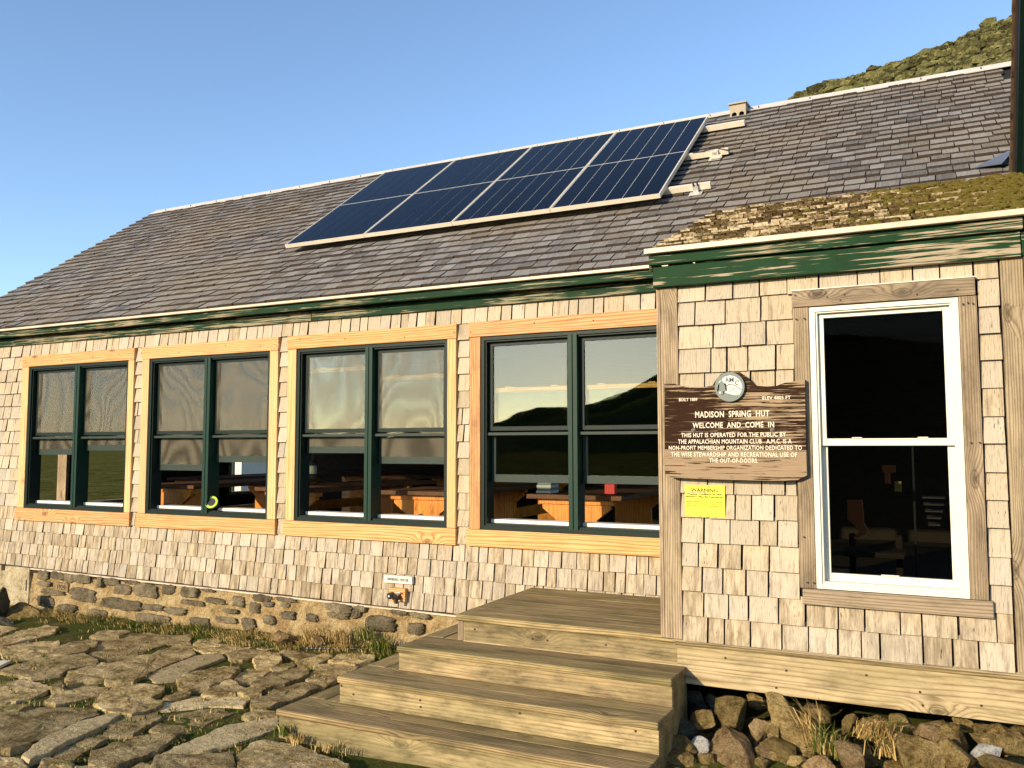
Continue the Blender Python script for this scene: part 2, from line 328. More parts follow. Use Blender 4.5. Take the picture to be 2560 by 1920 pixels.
M['glass'] = glassmat('double_glazing', (.78, .82, .76), 1.45, .06)
M['glasswhite'] = glassmat('porch_glazing', (.7, .72, .7), .03, .02)
def screenmat():
    t = NT('insect_screen'); p, _ = t.pos()
    nz = t.noise(t.vmath('MULTIPLY', p, (1.6, 1.6, .8)), 1., 1.5, .45)
    wv = t.math('ADD', .5, t.math('MULTIPLY', t.math('SINE', t.math('MULTIPLY', nz, 95.)), .5))
    f = t.math('ADD', .11, t.math('MULTIPLY', wv, .17))
    d = t.n('BsdfDiffuse', {'Color': (.26, .23, .165, 1)}).outputs[0]; tr = t.n('BsdfTransparent', {'Color': (1, 1, 1, 1)}).outputs[0]
    mx = t.n('MixShader', {0: f, 1: tr, 2: d}).outputs[0]; t.t.links.new(mx, t.out.inputs[0]); return t.m
M['screen'] = screenmat()
def grassmat():
    t = NT('grass_blades'); sd = t.n('Attribute', attribute_name='seed').outputs['Fac']
    c = t.ramp(sd, [(0, (.03, .06, .006)), (.35, (.10, .135, .015)), (.55, (.30, .20, .06)), (1, (.55, .38, .15))])
    return t.bsdf(c, .6, None, .2)
M['grass'] = grassmat()

# ------------------------------------------------------------------ terrain
def fbm(x, y, s, o=4): return noise.fractal(Vector((x*s, y*s, .37)), 1., 2.1, o)
def gz(x, y):
    d = math.hypot(x+1, y+2)
    z = -.03+.02*fbm(x, y, .6)
    if d > 14: z += min(1, (d-14)/30)*(.6*fbm(x, y, .06)-.5)
    return z
g = MB(); rr = [0, 2, 4, 6, 8, 11, 15, 20, 28, 38, 52, 75, 110, 160, 240, 400, 700, 1300, 2600, 6000]; na = 64
vs = [(0, -2, gz(0, -2))]
for r_ in rr[1:]:
    for k in range(na):
        a = k*2*math.pi/na; x, y = r_*math.cos(a), -2+r_*math.sin(a); vs.append((x, y, gz(x, y) if r_ < 300 else -3))
fs = [(0, 1+k, 1+(k+1) % na) for k in range(na)]
for i in range(len(rr)-2):
    for k in range(na):
        fs.append((1+i*na+k, 1+(i+1)*na+k, 1+(i+1)*na+(k+1) % na, 1+i*na+(k+1) % na))
g.add(vs, fs); tag(g.build('ground', M['ground'], smooth=True), kind='structure')
# rocky hillside behind the hut
SKY = [(1100, 560), (1500, 430), (1960, 257), (2068, 209), (2144, 192), (2226, 162), (2285, 147), (2383, 109), (2418, 88), (2502, 56), (2560, 40), (2800, -40), (3200, -120), (3800, -160)]
us = np.array([a for a, b in SKY], float); vv = np.array([b for a, b in SKY], float)
hm = MB(); NU, NV = 130, 46; hv = []
HB = []
for i in range(NU+1):
    u = 1100+(3800-1100)*i/NU; v = float(np.interp(u, us, vv))
    d = ray(u, v); d = d/math.hypot(d[0], d[1])
    top = CAM+d*120; base = CAM+d*34; base[2] = -1.5
    HB.append((top, base, d))
def hillp(i, t):
    i0 = min(int(i), NU-1); f = i-i0
    T = HB[i0][0]*(1-f)+HB[i0+1][0]*f; B = HB[i0][1]*(1-f)+HB[i0+1][1]*f
    P = B+(T-B)*t if t <= 1 else np.array([T[0]+(T[0]-B[0])*(t-1), T[1]+(T[1]-B[1])*(t-1), T[2]-(t-1)*.8*(T[2]-B[2])])
    s = 1-abs(t-.5)*.4
    P = P.copy(); P[2] += (.35*fbm(P[0], P[1], .12, 5)+.3*fbm(P[0], P[1], .5, 3))*s*(1 if t < .98 else .5)
    return P
for j in range(NV+1):
    for i in range(NU+1): hv.append(tuple(hillp(i, j/(NV-6))))
hf = [(j*(NU+1)+i, j*(NU+1)+i+1, (j+1)*(NU+1)+i+1, (j+1)*(NU+1)+i) for j in range(NV) for i in range(NU)]
hm.add(hv, hf); tag(hm.build('hillside', M['hill'], smooth=True), kind='structure')
def ico(sub):
    bm = bmesh.new(); bmesh.ops.create_icosphere(bm, subdivisions=sub, radius=1)
    bm.verts.ensure_lookup_table(); v = np.array([x.co[:] for x in bm.verts]); f = [tuple(y.index for y in x.verts) for x in bm.faces]; bm.free(); return v, f
ICO1, ICO2, ICO4 = ico(1), ico(2), ico(4)
def chunk(base, rng, cuts=9, lo=.62, hi=.95):
    v = base[0].copy()
    for _ in range(cuts):
        n = np.array([rng.gauss(0, 1) for _ in range(3)]); n /= np.linalg.norm(n); h = rng.uniform(lo, hi)
        d = v@n-h; k = d > 0; v[k] -= d[k, None]*n
    return v
rng = random.Random(3); tm = MB()
for k in range(10000):
    i = rng.uniform(36, 80) if k < 9500 else rng.uniform(0, NU-1); t = rng.uniform(.28, 1.0)**.8
    P = hillp(i, t); sz = rng.uniform(.18, .6)*(2.3 if rng.random() < .06 else 1)
    v = chunk(ICO1, rng, 5, .4, .85)
    R = np.array(Matrix.Rotation(rng.uniform(0, 6), 3, 'Z') @ Matrix.Rotation(rng.uniform(-.7, .7), 3, 'X'))
    v = (v*np.array([1.5, 1., .7])*sz)@R.T+P+np.array([0, 0, sz*.15])
    tm.add(v, ICO1[1], 0, rng.uniform(.05, 1))
tag(tm.build('talus_rocks', M['talus']), 'mossy green talus boulders covering the hillside above the roof', 'rocks', kind='stuff')
# mountains across the valley, behind the camera (seen mirrored in the window by the corner post)
def mountain(name, prof, dist, seedk):
    mb = MB(); pu = np.array([a for a, b in prof], float); pv = np.array([b for a, b in prof], float); n = 150; v = []
    C2 = np.array([CAM[0], -CAM[1], CAM[2]])
    for k in range(n+1):
        u = pu[0]+(pu[-1]-pu[0])*k/n; d = ray(u, float(np.interp(u, pu, pv))); d = d/math.hypot(d[0], d[1]); d[1] *= -1
        T = C2+d*dist; T[2] += dist*.004*fbm(u*.03, seedk, 1., 5)
        for q, (s, zf) in enumerate([(.80, 0), (.88, .35), (.95, .75), (1., 1.), (1.08, .6), (1.3, -.1)]):
            P = C2+(T-C2)*s; P[2] = -3.5+(T[2]+3.5)*zf+dist*.006*fbm(u*.02+q, q*3.1+seedk, 1., 4)*(q not in (0, 5)); v.append(tuple(P))
    f = [(k*6+q, k*6+q+1, (k+1)*6+q+1, (k+1)*6+q) for k in range(n) for q in range(5)]
    mb.add(v, f); tag(mb.build(name, M['mount'], smooth=True), kind='structure')
mountain('far_mountain', [(-2600, 1010), (-600, 1085), (700, 1090), (1150, 1080), (1243, 1059), (1277, 1037), (1319, 1023), (1370, 1018), (1412, 1025), (1463, 1008), (1501, 991), (1564, 974), (1606, 957), (1642, 936), (1800, 870), (2100, 830), (2600, 900), (4200, 980)], 900, 1.7)
mountain('near_ridge', [(-2600, 1060), (-600, 1100), (900, 1106), (1250, 1075), (1370, 1050), (1412, 1033), (1463, 1031), (1501, 1027), (1564, 1012), (1606, 995), (1642, 974), (1800, 900), (2200, 860), (2700, 940), (4200, 1020)], 420, 5.3)

# ------------------------------------------------------------------ hut
hut = thing('mountain_hut', (-2.5, 2.7, 0), 'long cedar shingled mountain hut with grey shingle roof, green fascia and dark green windows', 'hut')
PITCH = rad(35.958); CP, SP = math.cos(PITCH), math.sin(PITCH); TP = math.tan(PITCH)
EY = -.145; EZ = 2.9546+TP*EY; RY = 2.715; RZ = 2.9546+TP*RY; SMAX = (RY-EY)/CP
XL, XR = -7.64, 3.6
def roofp(x, s, n=0.): return (x, EY+s*CP-n*SP, EZ+s*SP+n*CP)
D = -1.119
# openings in the front wall
WIN = [(-6.2636, -4.6342), (-4.5233, -2.8933), (-2.7863, -1.1576), (-1.0433, .61)]
FR = [(-6.160, -4.712), (-4.432, -2.985), (-2.694, -1.236), (-.949, .515)]
ZB, ZT, FZ0, FZ1 = .9198, 2.5727, 1.041, 2.459
wl = MB()
xs = [XL+.12]
for a, b in FR: xs += [a, b]
xs.append(.9)
y0, y1 = -.006, .11
wl.box(xs[0], xs[-1], y0, y1, .40, FZ0); wl.box(xs[0], xs[-1], y0, y1, FZ1, 2.88)
for i in range(0, len(xs)-1, 2): wl.box(xs[i], xs[i+1], y0+.002, y1-.002, FZ0, FZ1)
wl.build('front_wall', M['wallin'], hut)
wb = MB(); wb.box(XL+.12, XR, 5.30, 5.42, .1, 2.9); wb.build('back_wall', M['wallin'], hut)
gl = MB(); gx = XL+.12
def gable_wall(mb, x0, x1, holes):
    ys = sorted({0., 5.42, RY, *[h for hh in holes for h in hh[:2]]})
    def top(y): return 2.9546+TP*(y if y <= RY else 2*RY-y)-.10
    for a, b in zip(ys, ys[1:]):
        hh = [h for h in holes if h[0] <= a+1e-6 and h[1] >= b-1e-6]
        segs = [(.1, None)] if not hh else [(.1, hh[0][2]), (hh[0][3], None)]
        for z0, z1 in segs:
            za, zb_ = (top(a), top(b)) if z1 is None else (z1, z1)
            mb.add([(x0, a, z0), (x1, a, z0), (x1, b, z0), (x0, b, z0), (x0, a, za), (x1, a, za), (x1, b, zb_), (x0, b, zb_)],
                   [(0, 3, 2, 1), (4, 5, 6, 7), (0, 1, 5, 4), (1, 2, 6, 5), (2, 3, 7, 6), (3, 0, 4, 7)])
gable_wall(gl, gx, gx+.12, [(.45, 1.32, .95, 2.35), (1.42, 2.4, .95, 2.35), (4.0, 5.0, .95, 2.35)])
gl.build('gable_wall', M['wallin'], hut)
for a, b in ((.45, 1.32), (1.42, 2.4), (4.0, 5.0)):
    m = MB()
    m.box(gx-.02, gx+.14, a-.02, a+.02, .93, 2.37); m.box(gx-.02, gx+.14, b-.02, b+.02, .93, 2.37); m.box(gx-.02, gx+.14, a+.02, b-.02, .93, .97); m.box(gx-.02, gx+.14, a+.02, b-.02, 2.33, 2.37)
    m.build('gable_window_frame', M['postz'], hut)
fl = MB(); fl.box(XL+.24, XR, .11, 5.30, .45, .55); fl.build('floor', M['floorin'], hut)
# roof deck
rd = MB()
def slab(mb, pts, n, th):
    n = Vector(n).normalized()*th; a = [Vector(p) for p in pts]; b = [p-n for p in a]; k = len(a)
    mb.add(a+b, [tuple(range(k)), tuple(range(2*k-1, k-1, -1))]+[(i, k+i, k+(i+1) % k, (i+1) % k) for i in range(k)])
slab(rd, [roofp(XL+.02, .02, -.012), roofp(XR, .02, -.012), roofp(XR, SMAX, -.012), roofp(XL+.02, SMAX, -.012)], (0, -SP, CP), .09)
BZ = lambda y: 2.9546+TP*(2*RY-y)
slab(rd, [(XL+.02, RY, RZ-.015), (XR, RY, RZ-.015), (XR, 5.6, BZ(5.6)-.015), (XL+.02, 5.6, BZ(5.6)-.015)], (0, SP, CP), .09)
rd.build('roof', M['dark'], hut)
# shingles -----------------------------------------------------------
def wedge(w, h, t0, t1):    # wall shingle: x width, z height, butt (bottom) thicker, front towards -y
    return [(0, 0, 0), (w, 0, 0), (w, 0, h), (0, 0, h), (0, -t0, 0), (w, -t0, 0), (w, -t1, h), (0, -t1, h)]
WF = [(0, 1, 2, 3), (4, 7, 6, 5), (0, 4, 5, 1), (3, 2, 6, 7), (0, 3, 7, 4), (1, 5, 6, 2)]
WM = [0, 0, 1, 0, 1, 1]
rng = random.Random(11); WS = []     # (x,y,z,w,h,tilt,seed)
def shingle_row(x0, x1, zf, h, y, wmin, wmax, jit=.003):
    x = x0
    while x < x1-.004:
        ww = rng.uniform(wmin, wmax)*(1.25 if rng.random() < .15 else 1)
        if x1-(x+ww) < wmin*.7: ww = x1-x
        zz = zf(x+ww/2)+rng.uniform(-jit, jit)
        WS.append((x+rng.uniform(.0003, .002), y-rng.uniform(0, .003), zz, max(.01, ww-rng.uniform(.0055, .0105)), h+.012, rng.uniform(-.006, .006), rng.uniform(.01, 1)))
        x += ww
zbot = lambda x: .465+(x+6.565)*(-.052/5.33)
XW0 = XL+.14
for k in range(4):
    zf = lambda x, k=k: zbot(x)+(.925-zbot(x))*k/4
    shingle_row(XW0, .735, zf, .128, -.008, .066, .13)
for k in range(4, 19):
    z = .925+(k-4)*.1268
    zf = lambda x, z=z: z
    hh = .1268 if k < 18 else .10
    if k < 17:
        shingle_row(XW0, WIN[0][0]-.004, zf, hh, -.008, .066, .13)
        for a, b in zip(WIN, WIN[1:]): shingle_row(a[1]+.004, b[0]-.004, zf, hh, -.008, .2, .3) if rng.random() < .7 else shingle_row(a[1]+.004, b[0]-.004, zf, hh, -.008, .04, .06)
    else: shingle_row(XW0, .735, zf, hh, -.008, .066, .13)
PX0, PX1 = .8394, 2.345
for k in range(15):
    z = .6382+.127*k; zf = lambda x, z=z: z
    if z+.127 < .90 or z > 2.40: shingle_row(PX0, PX1, zf, .127, D+.014, .082, .155)
    elif z < .87: shingle_row(PX0, 1.447, zf, .127, D+.014, .082, .155); shingle_row(1.447, PX1, zf, .10 if z < .8 else .05, D+.014, .082, .155)
    elif z < 2.30: shingle_row(PX0, 1.434, zf, .127, D+.014, .082, .155); shingle_row(2.252, PX1, zf, .127, D+.014, .2, .3)
    else: shingle_row(PX0, 1.432, zf, .127, D+.014, .082, .155); shingle_row(2.248, PX1, zf, .127, D+.014, .2, .3); shingle_row(1.432, 2.248, lambda x: 2.43, .10, D+.014, .082, .155)
def area(s):
    d = np.array(s[:3])-CAM; u = d@RT/(d@FW)
    return (s[3]*s[4])/(d@d)*(1 if abs(u) < .62 else .01)
WS.sort(key=area, reverse=True)
unit = {}
def wall_unit(k):
    if k not in unit:
        m = MB(); m.add(wedge(1, 1, .0165+.0028*k, .003), WF, WM); unit[k] = m.mesh('wall_shingle', [M['shingle'], M['butt']])
    return unit[k]
for s in WS[:300]:
    o = bpy.data.objects.new('wall_shingle', wall_unit(int(s[6]*5))); COL.objects.link(o)
    o.location = s[:3]; o.scale = (s[3], 1, s[4]); o.rotation_euler = (0, s[5], 0); parent_to(o, hut)
m = MB()
for s in WS[300:]:
    v = np.array(wedge(s[3], s[4], .0165+.0028*int(s[6]*5), .003))
    m.add(v+np.array(s[:3]), WF, WM, s[6])
o = m.build('wall_shingles', [M['shingle'], M['butt']], hut); o['kind'] = 'stuff'
# roof shingles: local x width, y up the slope, z normal
def rwedge(w, h, t0, t1): return [(0, 0, 0), (w, 0, 0), (w, h, 0), (0, h, 0), (0, 0, t0), (w, 0, t0), (w, h, t1), (0, h, t1)]
RFc = [(0, 3, 2, 1), (4, 5, 6, 7), (0, 1, 5, 4), (2, 3, 7, 6), (0, 4, 7, 3), (1, 2, 6, 5)]
RM = [1, 0, 1, 0, 1, 1]
rng = random.Random(23); RS = []
EXP = .1262; nrow = 28
for r in range(nrow):
    x = XL+rng.uniform(-.01, .01); s0 = r*EXP
    h = min(.185, SMAX-s0+.01)
    while x < 3.0:
        ww = rng.uniform(.085, .165)
        if r == 0 or True:
            ss = s0+rng.uniform(-.007, .007)
            RS.append((x, ss, .004+rng.uniform(0, .004), ww-rng.uniform(.003, .008), h, rng.uniform(.017, .027), rng.uniform(-.012, .012), rng.uniform(.01, 1)))
        x += ww
# drop those hidden under the porch roof
AS0 = np.array([.69, -1.195, 2.680]); AP = math.atan2(3.346-2.680, .545+1.195); AC, ASn = math.cos(AP), math.sin(AP); ALEN = math.hypot(1.74, .666)
RS = [s for s in RS if not (s[0] > .78 and s[1] < .70)]
RS = [s for s in RS if not (s[0] > 2.66)]
def rarea(s):
    P = np.array(roofp(s[0]+s[3]/2, s[1])); d = P-CAM; zc = d@FW
    u = 1280+F_PX*(d@RT)/zc; v = 960-F_PX*(d@UP)/zc
    n = np.array([0, -SP, CP]); a = s[3]*.126*abs(d@n)/np.linalg.norm(d)**3
    inside = 0 < u < 2555 and v > 0
    cov = -3.46 < P[0] < .23 and .8 < s[1] < 3.1
    return a*(1 if inside and not cov else .001)
RS.sort(key=rarea, reverse=True)
runit = {}
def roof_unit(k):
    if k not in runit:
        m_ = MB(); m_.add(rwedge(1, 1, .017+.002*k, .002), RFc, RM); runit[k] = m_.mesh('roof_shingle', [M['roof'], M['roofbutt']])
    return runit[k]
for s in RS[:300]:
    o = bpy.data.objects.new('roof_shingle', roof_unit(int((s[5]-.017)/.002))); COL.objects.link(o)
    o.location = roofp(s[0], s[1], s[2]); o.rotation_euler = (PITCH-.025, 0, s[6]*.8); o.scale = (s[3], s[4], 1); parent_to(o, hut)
m = MB()
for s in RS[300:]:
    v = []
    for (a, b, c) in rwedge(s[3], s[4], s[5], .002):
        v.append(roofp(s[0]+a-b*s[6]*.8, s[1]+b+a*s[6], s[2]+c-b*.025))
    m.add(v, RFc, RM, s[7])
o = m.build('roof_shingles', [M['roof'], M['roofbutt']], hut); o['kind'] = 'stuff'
# metal ridge cap
m = MB()
for sgn in (1, -1):
    a = Vector((0, RY, RZ+.035)); dn = Vector((0, -sgn*CP, -SP))*.135; th = Vector((0, -sgn*SP, CP))*.006
    x0, x1 = XL+.02, 2.9
    P = [Vector((x0, 0, 0))+a, Vector((x1, 0, 0))+a, Vector((x1, 0, 0))+a+dn, Vector((x0, 0, 0))+a+dn]
    m.add(P+[p-th for p in P], [(0, 1, 2, 3), (7, 6, 5, 4), (2, 1, 5, 6), (3, 2, 6, 7), (0, 3, 7, 4), (1, 0, 4, 5)])
m.build('ridge_cap', M['ridge'], hut)
m = MB()
for k in range(22):
    x = XL+.3+k*.47
    if x < 2.6: m.tube([roofp(x, SMAX-.075, .03), roofp(x, SMAX-.075, .046)], .005, 6)
m.build('ridge_screw', M['nail'], hut)
# eave: drip edge, fascia boards, frieze boards (two lengths)
board('drip_edge', XL, .70, -.165, -.13, 2.829, 2.851, M['drip'], hut, .002, 1)
board('fascia_board', XL, .70, -.128, -.095, 2.770, 2.826, M['greenold'], hut)
board('soffit', XL, .70, -.094, -.02, 2.778, 2.795, M['greenwin'], hut)
for a, b, k in ((XL+.12, -2.55, 'greenold'), (-2.546, .735, 'greenold')): board('frieze_board', a, b, -.042, -.012, 2.690, 2.776, M[k], hut)
board('base_strip', -6.05, -1.02, -.026, 0., .408, .422, M['drip'], hut, .002, 1).rotation_euler = (0, math.atan(.052/5.33), 0)
# porch annex roof ----------------------------------------------------
def ap(x, s, n=0.): return (x, AS0[1]+s*AC-n*ASn, AS0[2]+s*ASn+n*AC)
m = MB(); slab(m, [ap(.71, .01, -.004), ap(2.62, .01, -.004), ap(2.62, ALEN, -.004), ap(.71, ALEN, -.004)], (0, -ASn, AC), .05); m.build('porch_roof', M['dark'], hut)
rng = random.Random(5); AR = []
for r in range(20):
    x = .69+rng.uniform(0, .02)
    while x < 2.63:
        ww = rng.uniform(.045, .12)
        AR.append((x, r*.092+rng.uniform(-.014, .014), .004+rng.uniform(0, .006), ww-rng.uniform(.003, .014), .13, rng.uniform(.012, .026), rng.uniform(-.04, .04), rng.uniform(.01, 1)))
        x += ww
AR.sort(key=lambda s: s[1]+.3*(s[2] < .018))
m_ = MB(); m_.add(rwedge(1, 1, .019, .002), RFc, RM); au = m_.mesh('porch_roof_shingle', [M['roofmoss'], M['mossbutt']])
for s in AR[:260]:
    o = bpy.data.objects.new('porch_roof_shingle', au); COL.objects.link(o); o.location = ap(s[0], s[1], s[2]); o.rotation_euler = (AP-.04, 0, s[6]); o.scale = (s[3], s[4], 1); parent_to(o, hut)
m = MB()
for s in AR[260:]: m.add([ap(s[0]+a-b*s[6], s[1]+b+a*s[6], s[2]+c-b*.04) for (a, b, c) in rwedge(s[3], s[4], s[5], .002)], RFc, RM, s[7])
o = m.build('porch_roof_shingles', [M['roofmoss'], M['mossbutt']], hut); o['kind'] = 'stuff'
# moss cushions on the porch roof
m = MB(); rng = random.Random(8)
for k in range(2600):
    x = .72+1.9*rng.random()**.5; s_ = rng.uniform(.02, ALEN-.05)
    if rng.random() > max(.05, (x-1.6)*1.3)*(1.6 if fbm(x, s_, 5., 3) > 0 else .35): continue
    r_ = rng.uniform(.008, .024); c = np.array(ap(x, s_, .02))
    v = ICO1[0]*np.array([r_*rng.uniform(.8, 1.8), r_*rng.uniform(.7, 1.2), r_*.6])+c
    m.add(v, ICO1[1], 0, rng.uniform(.01, 1))
t = NT('roof_moss'); p, sd = t.pos(); M['moss'] = t.bsdf(t.mix(t.noise(p, 60, 4, .7), (.05, .042, .008), (.22, .17, .035)), .95, t.bump(t.noise(p, 200, 3), 1., .01), .1)
o = m.build('roof_moss', M['moss'], hut, True); o['kind'] = 'stuff'
board('drip_edge', .685, 2.60, -1.222, -1.19, 2.676, 2.704, M['drip'], hut, .002, 1)
board('fascia_board', .70, 2.44, -1.186, -1.155, 2.618, 2.675, M['green'], hut)
board('fascia_end', 2.444, 2.60, -1.182, -1.151, 2.618, 2.674, M['green'], hut)
board('frieze_board', .715, 2.430, -1.162, -1.128, 2.500, 2.612, M['green'], hut)
board('frieze_end', 2.434, 2.60, -1.157, -1.123, 2.502, 2.612, M['green'], hut)
board('rake_board', .69, .71, -1.15, -.14, 2.60, 2.66, M['green'], hut, .003, 1)
# porch walls (backing with window opening), floor, beam, posts
W0, W1, WZ0, WZ1 = 1.511, 2.171, .9525, 2.3354
m = MB(); ya, yb = D+.018, D+.10
m.box(.745, W0, ya, yb, .63, 2.56); m.box(W1, 3.4, ya, yb, .63, 2.56); m.box(W0, W1, ya, yb, .63, WZ0); m.box(W0, W1, ya, yb, WZ1, 2.56)
m.box(.76, .84, yb, -.03, .63, 2.7)
m.build('porch_wall', M['wallin'], hut)
m = MB(); m.box(.84, 3.4, yb, .11, .56, .63); m.build('porch_floor', M['floorin'], hut)
board('corner_board', .7449, .8380, D-.012, D+.03, .640, 2.505, M['postz'], hut)
board('corner_board', .7215, .7432, D-.010, D+.11, .640, 2.505, M['postz'], hut)
board('corner_board', 2.347, 2.438, D-.012, D+.03, .642, 2.505, M['postz'], hut)
board('corner_board', 2.441, 2.62, D-.030, D+.03, .642, 2.505, M['postz'], hut)
board('skirt_board', .78, 3.4, D+.004, D+.05, .622, .640, M['postx'], hut)
board('skirt_board', .79, 3.4, D+.012, D+.05, .603, .620, M['tread'], hut)
board('base_beam', -.50, 3.4, -1.089, -1.00, .405, .602, M['beam'], hut, .006)
# taller wing at the right edge: steep roof, seen from below along its left edge
wx = 2.553; e0 = np.array([wx, .57, 3.36]); e1 = np.array([wx, -.62, 4.84]); dv = (e1-e0)/np.linalg.norm(e1-e0); nv = np.array([0, dv[2], -dv[1]]); nv = nv if nv[1] > 0 else -nv
m = MB()
a = [e0, e1, e1+[1.6, 0, 0], e0+[1.6, 0, 0]]; m.add([*a, *[q-nv*.02 for q in a]], [(0, 1, 2, 3), (7, 6, 5, 4), (0, 4, 5, 1), (2, 6, 7, 3), (1, 5, 6, 2), (0, 3, 7, 4)])
f0 = np.array([wx, -1.81, 3.36]); n2 = np.array([0, -nv[1], nv[2]])
a = [e1, f0, f0+[1.6, 0, 0], e1+[1.6, 0, 0]]; m.add([*a, *[q-n2*.02 for q in a]], [(0, 1, 2, 3), (7, 6, 5, 4), (0, 4, 5, 1), (2, 6, 7, 3), (1, 5, 6, 2), (0, 3, 7, 4)])
m.build('wing_roof', M['butt'], hut)
m = MB(); rng = random.Random(2)
for k in range(15):
    q = e0+dv*(k*.127-.02)
    for xx in (0., .12, .24): m.box(wx-.012+xx+rng.uniform(-.006, .004), wx+.11+xx, 0, 0, 0, 0) if False else m.add([(wx-.012+xx+rng.uniform(-.006, .004) if i in (0, 3, 4, 7) else wx+.115+xx, *(q[1:]+dv[1:]*((0, 0, .17, .17, 0, 0, .17, .17)[i])+nv[1:]*((0, 0, 0, 0, .02, .02, .005, .005)[i]))) for i in range(8)], [(0, 3, 2, 1), (4, 5, 6, 7), (0, 1, 5, 4), (2, 3, 7, 6), (0, 4, 7, 3), (1, 2, 6, 5)], 0, rng.uniform(.01, 1))
o = m.build('wing_roof_shingles', M['wingfringe'], hut); o['kind'] = 'stuff'
m = MB()
m.add([(wx+.035, .50, 3.05), (wx+.035, -1.75, 3.05), (wx+.035, -1.72, 3.33), (wx+.035, -.62, 4.74), (wx+.035, .50, 3.33), (wx+.2, .50, 3.05), (wx+.2, -1.75, 3.05), (wx+.2, -1.72, 3.33), (wx+.2, -.62, 4.74), (wx+.2, .50, 3.33)],
      [(0, 1, 2, 3, 4), (9, 8, 7, 6, 5), (0, 5, 6, 1), (1, 6, 7, 2), (2, 7, 8, 3), (3, 8, 9, 4), (4, 9, 5, 0)])
m.build('wing_gable', M['greenwing'], hut)
m = MB(); q = [e0-nv*.022, e1-nv*.022]
m.add([q[0]+[.012, 0, 0], q[1]+[.012, 0, 0], q[1]+[.034, 0, 0], q[0]+[.034, 0, 0], q[0]+[.012, 0, 0]-nv*.12, q[1]+[.012, 0, 0]-nv*.12, q[1]+[.034, 0, 0]-nv*.12, q[0]+[.034, 0, 0]-nv*.12], RFc); m.build('wing_rake_board', M['greenwin'], hut)
m = MB(); P = [roofp(2.35, 1.01, .028), roofp(2.50, .93, .06), roofp(2.60, 1.10, .10), roofp(2.56, 1.16, .035)]
slab(m, P, (0, -SP, CP), .004); m.build('flashing', M['flash'], hut)
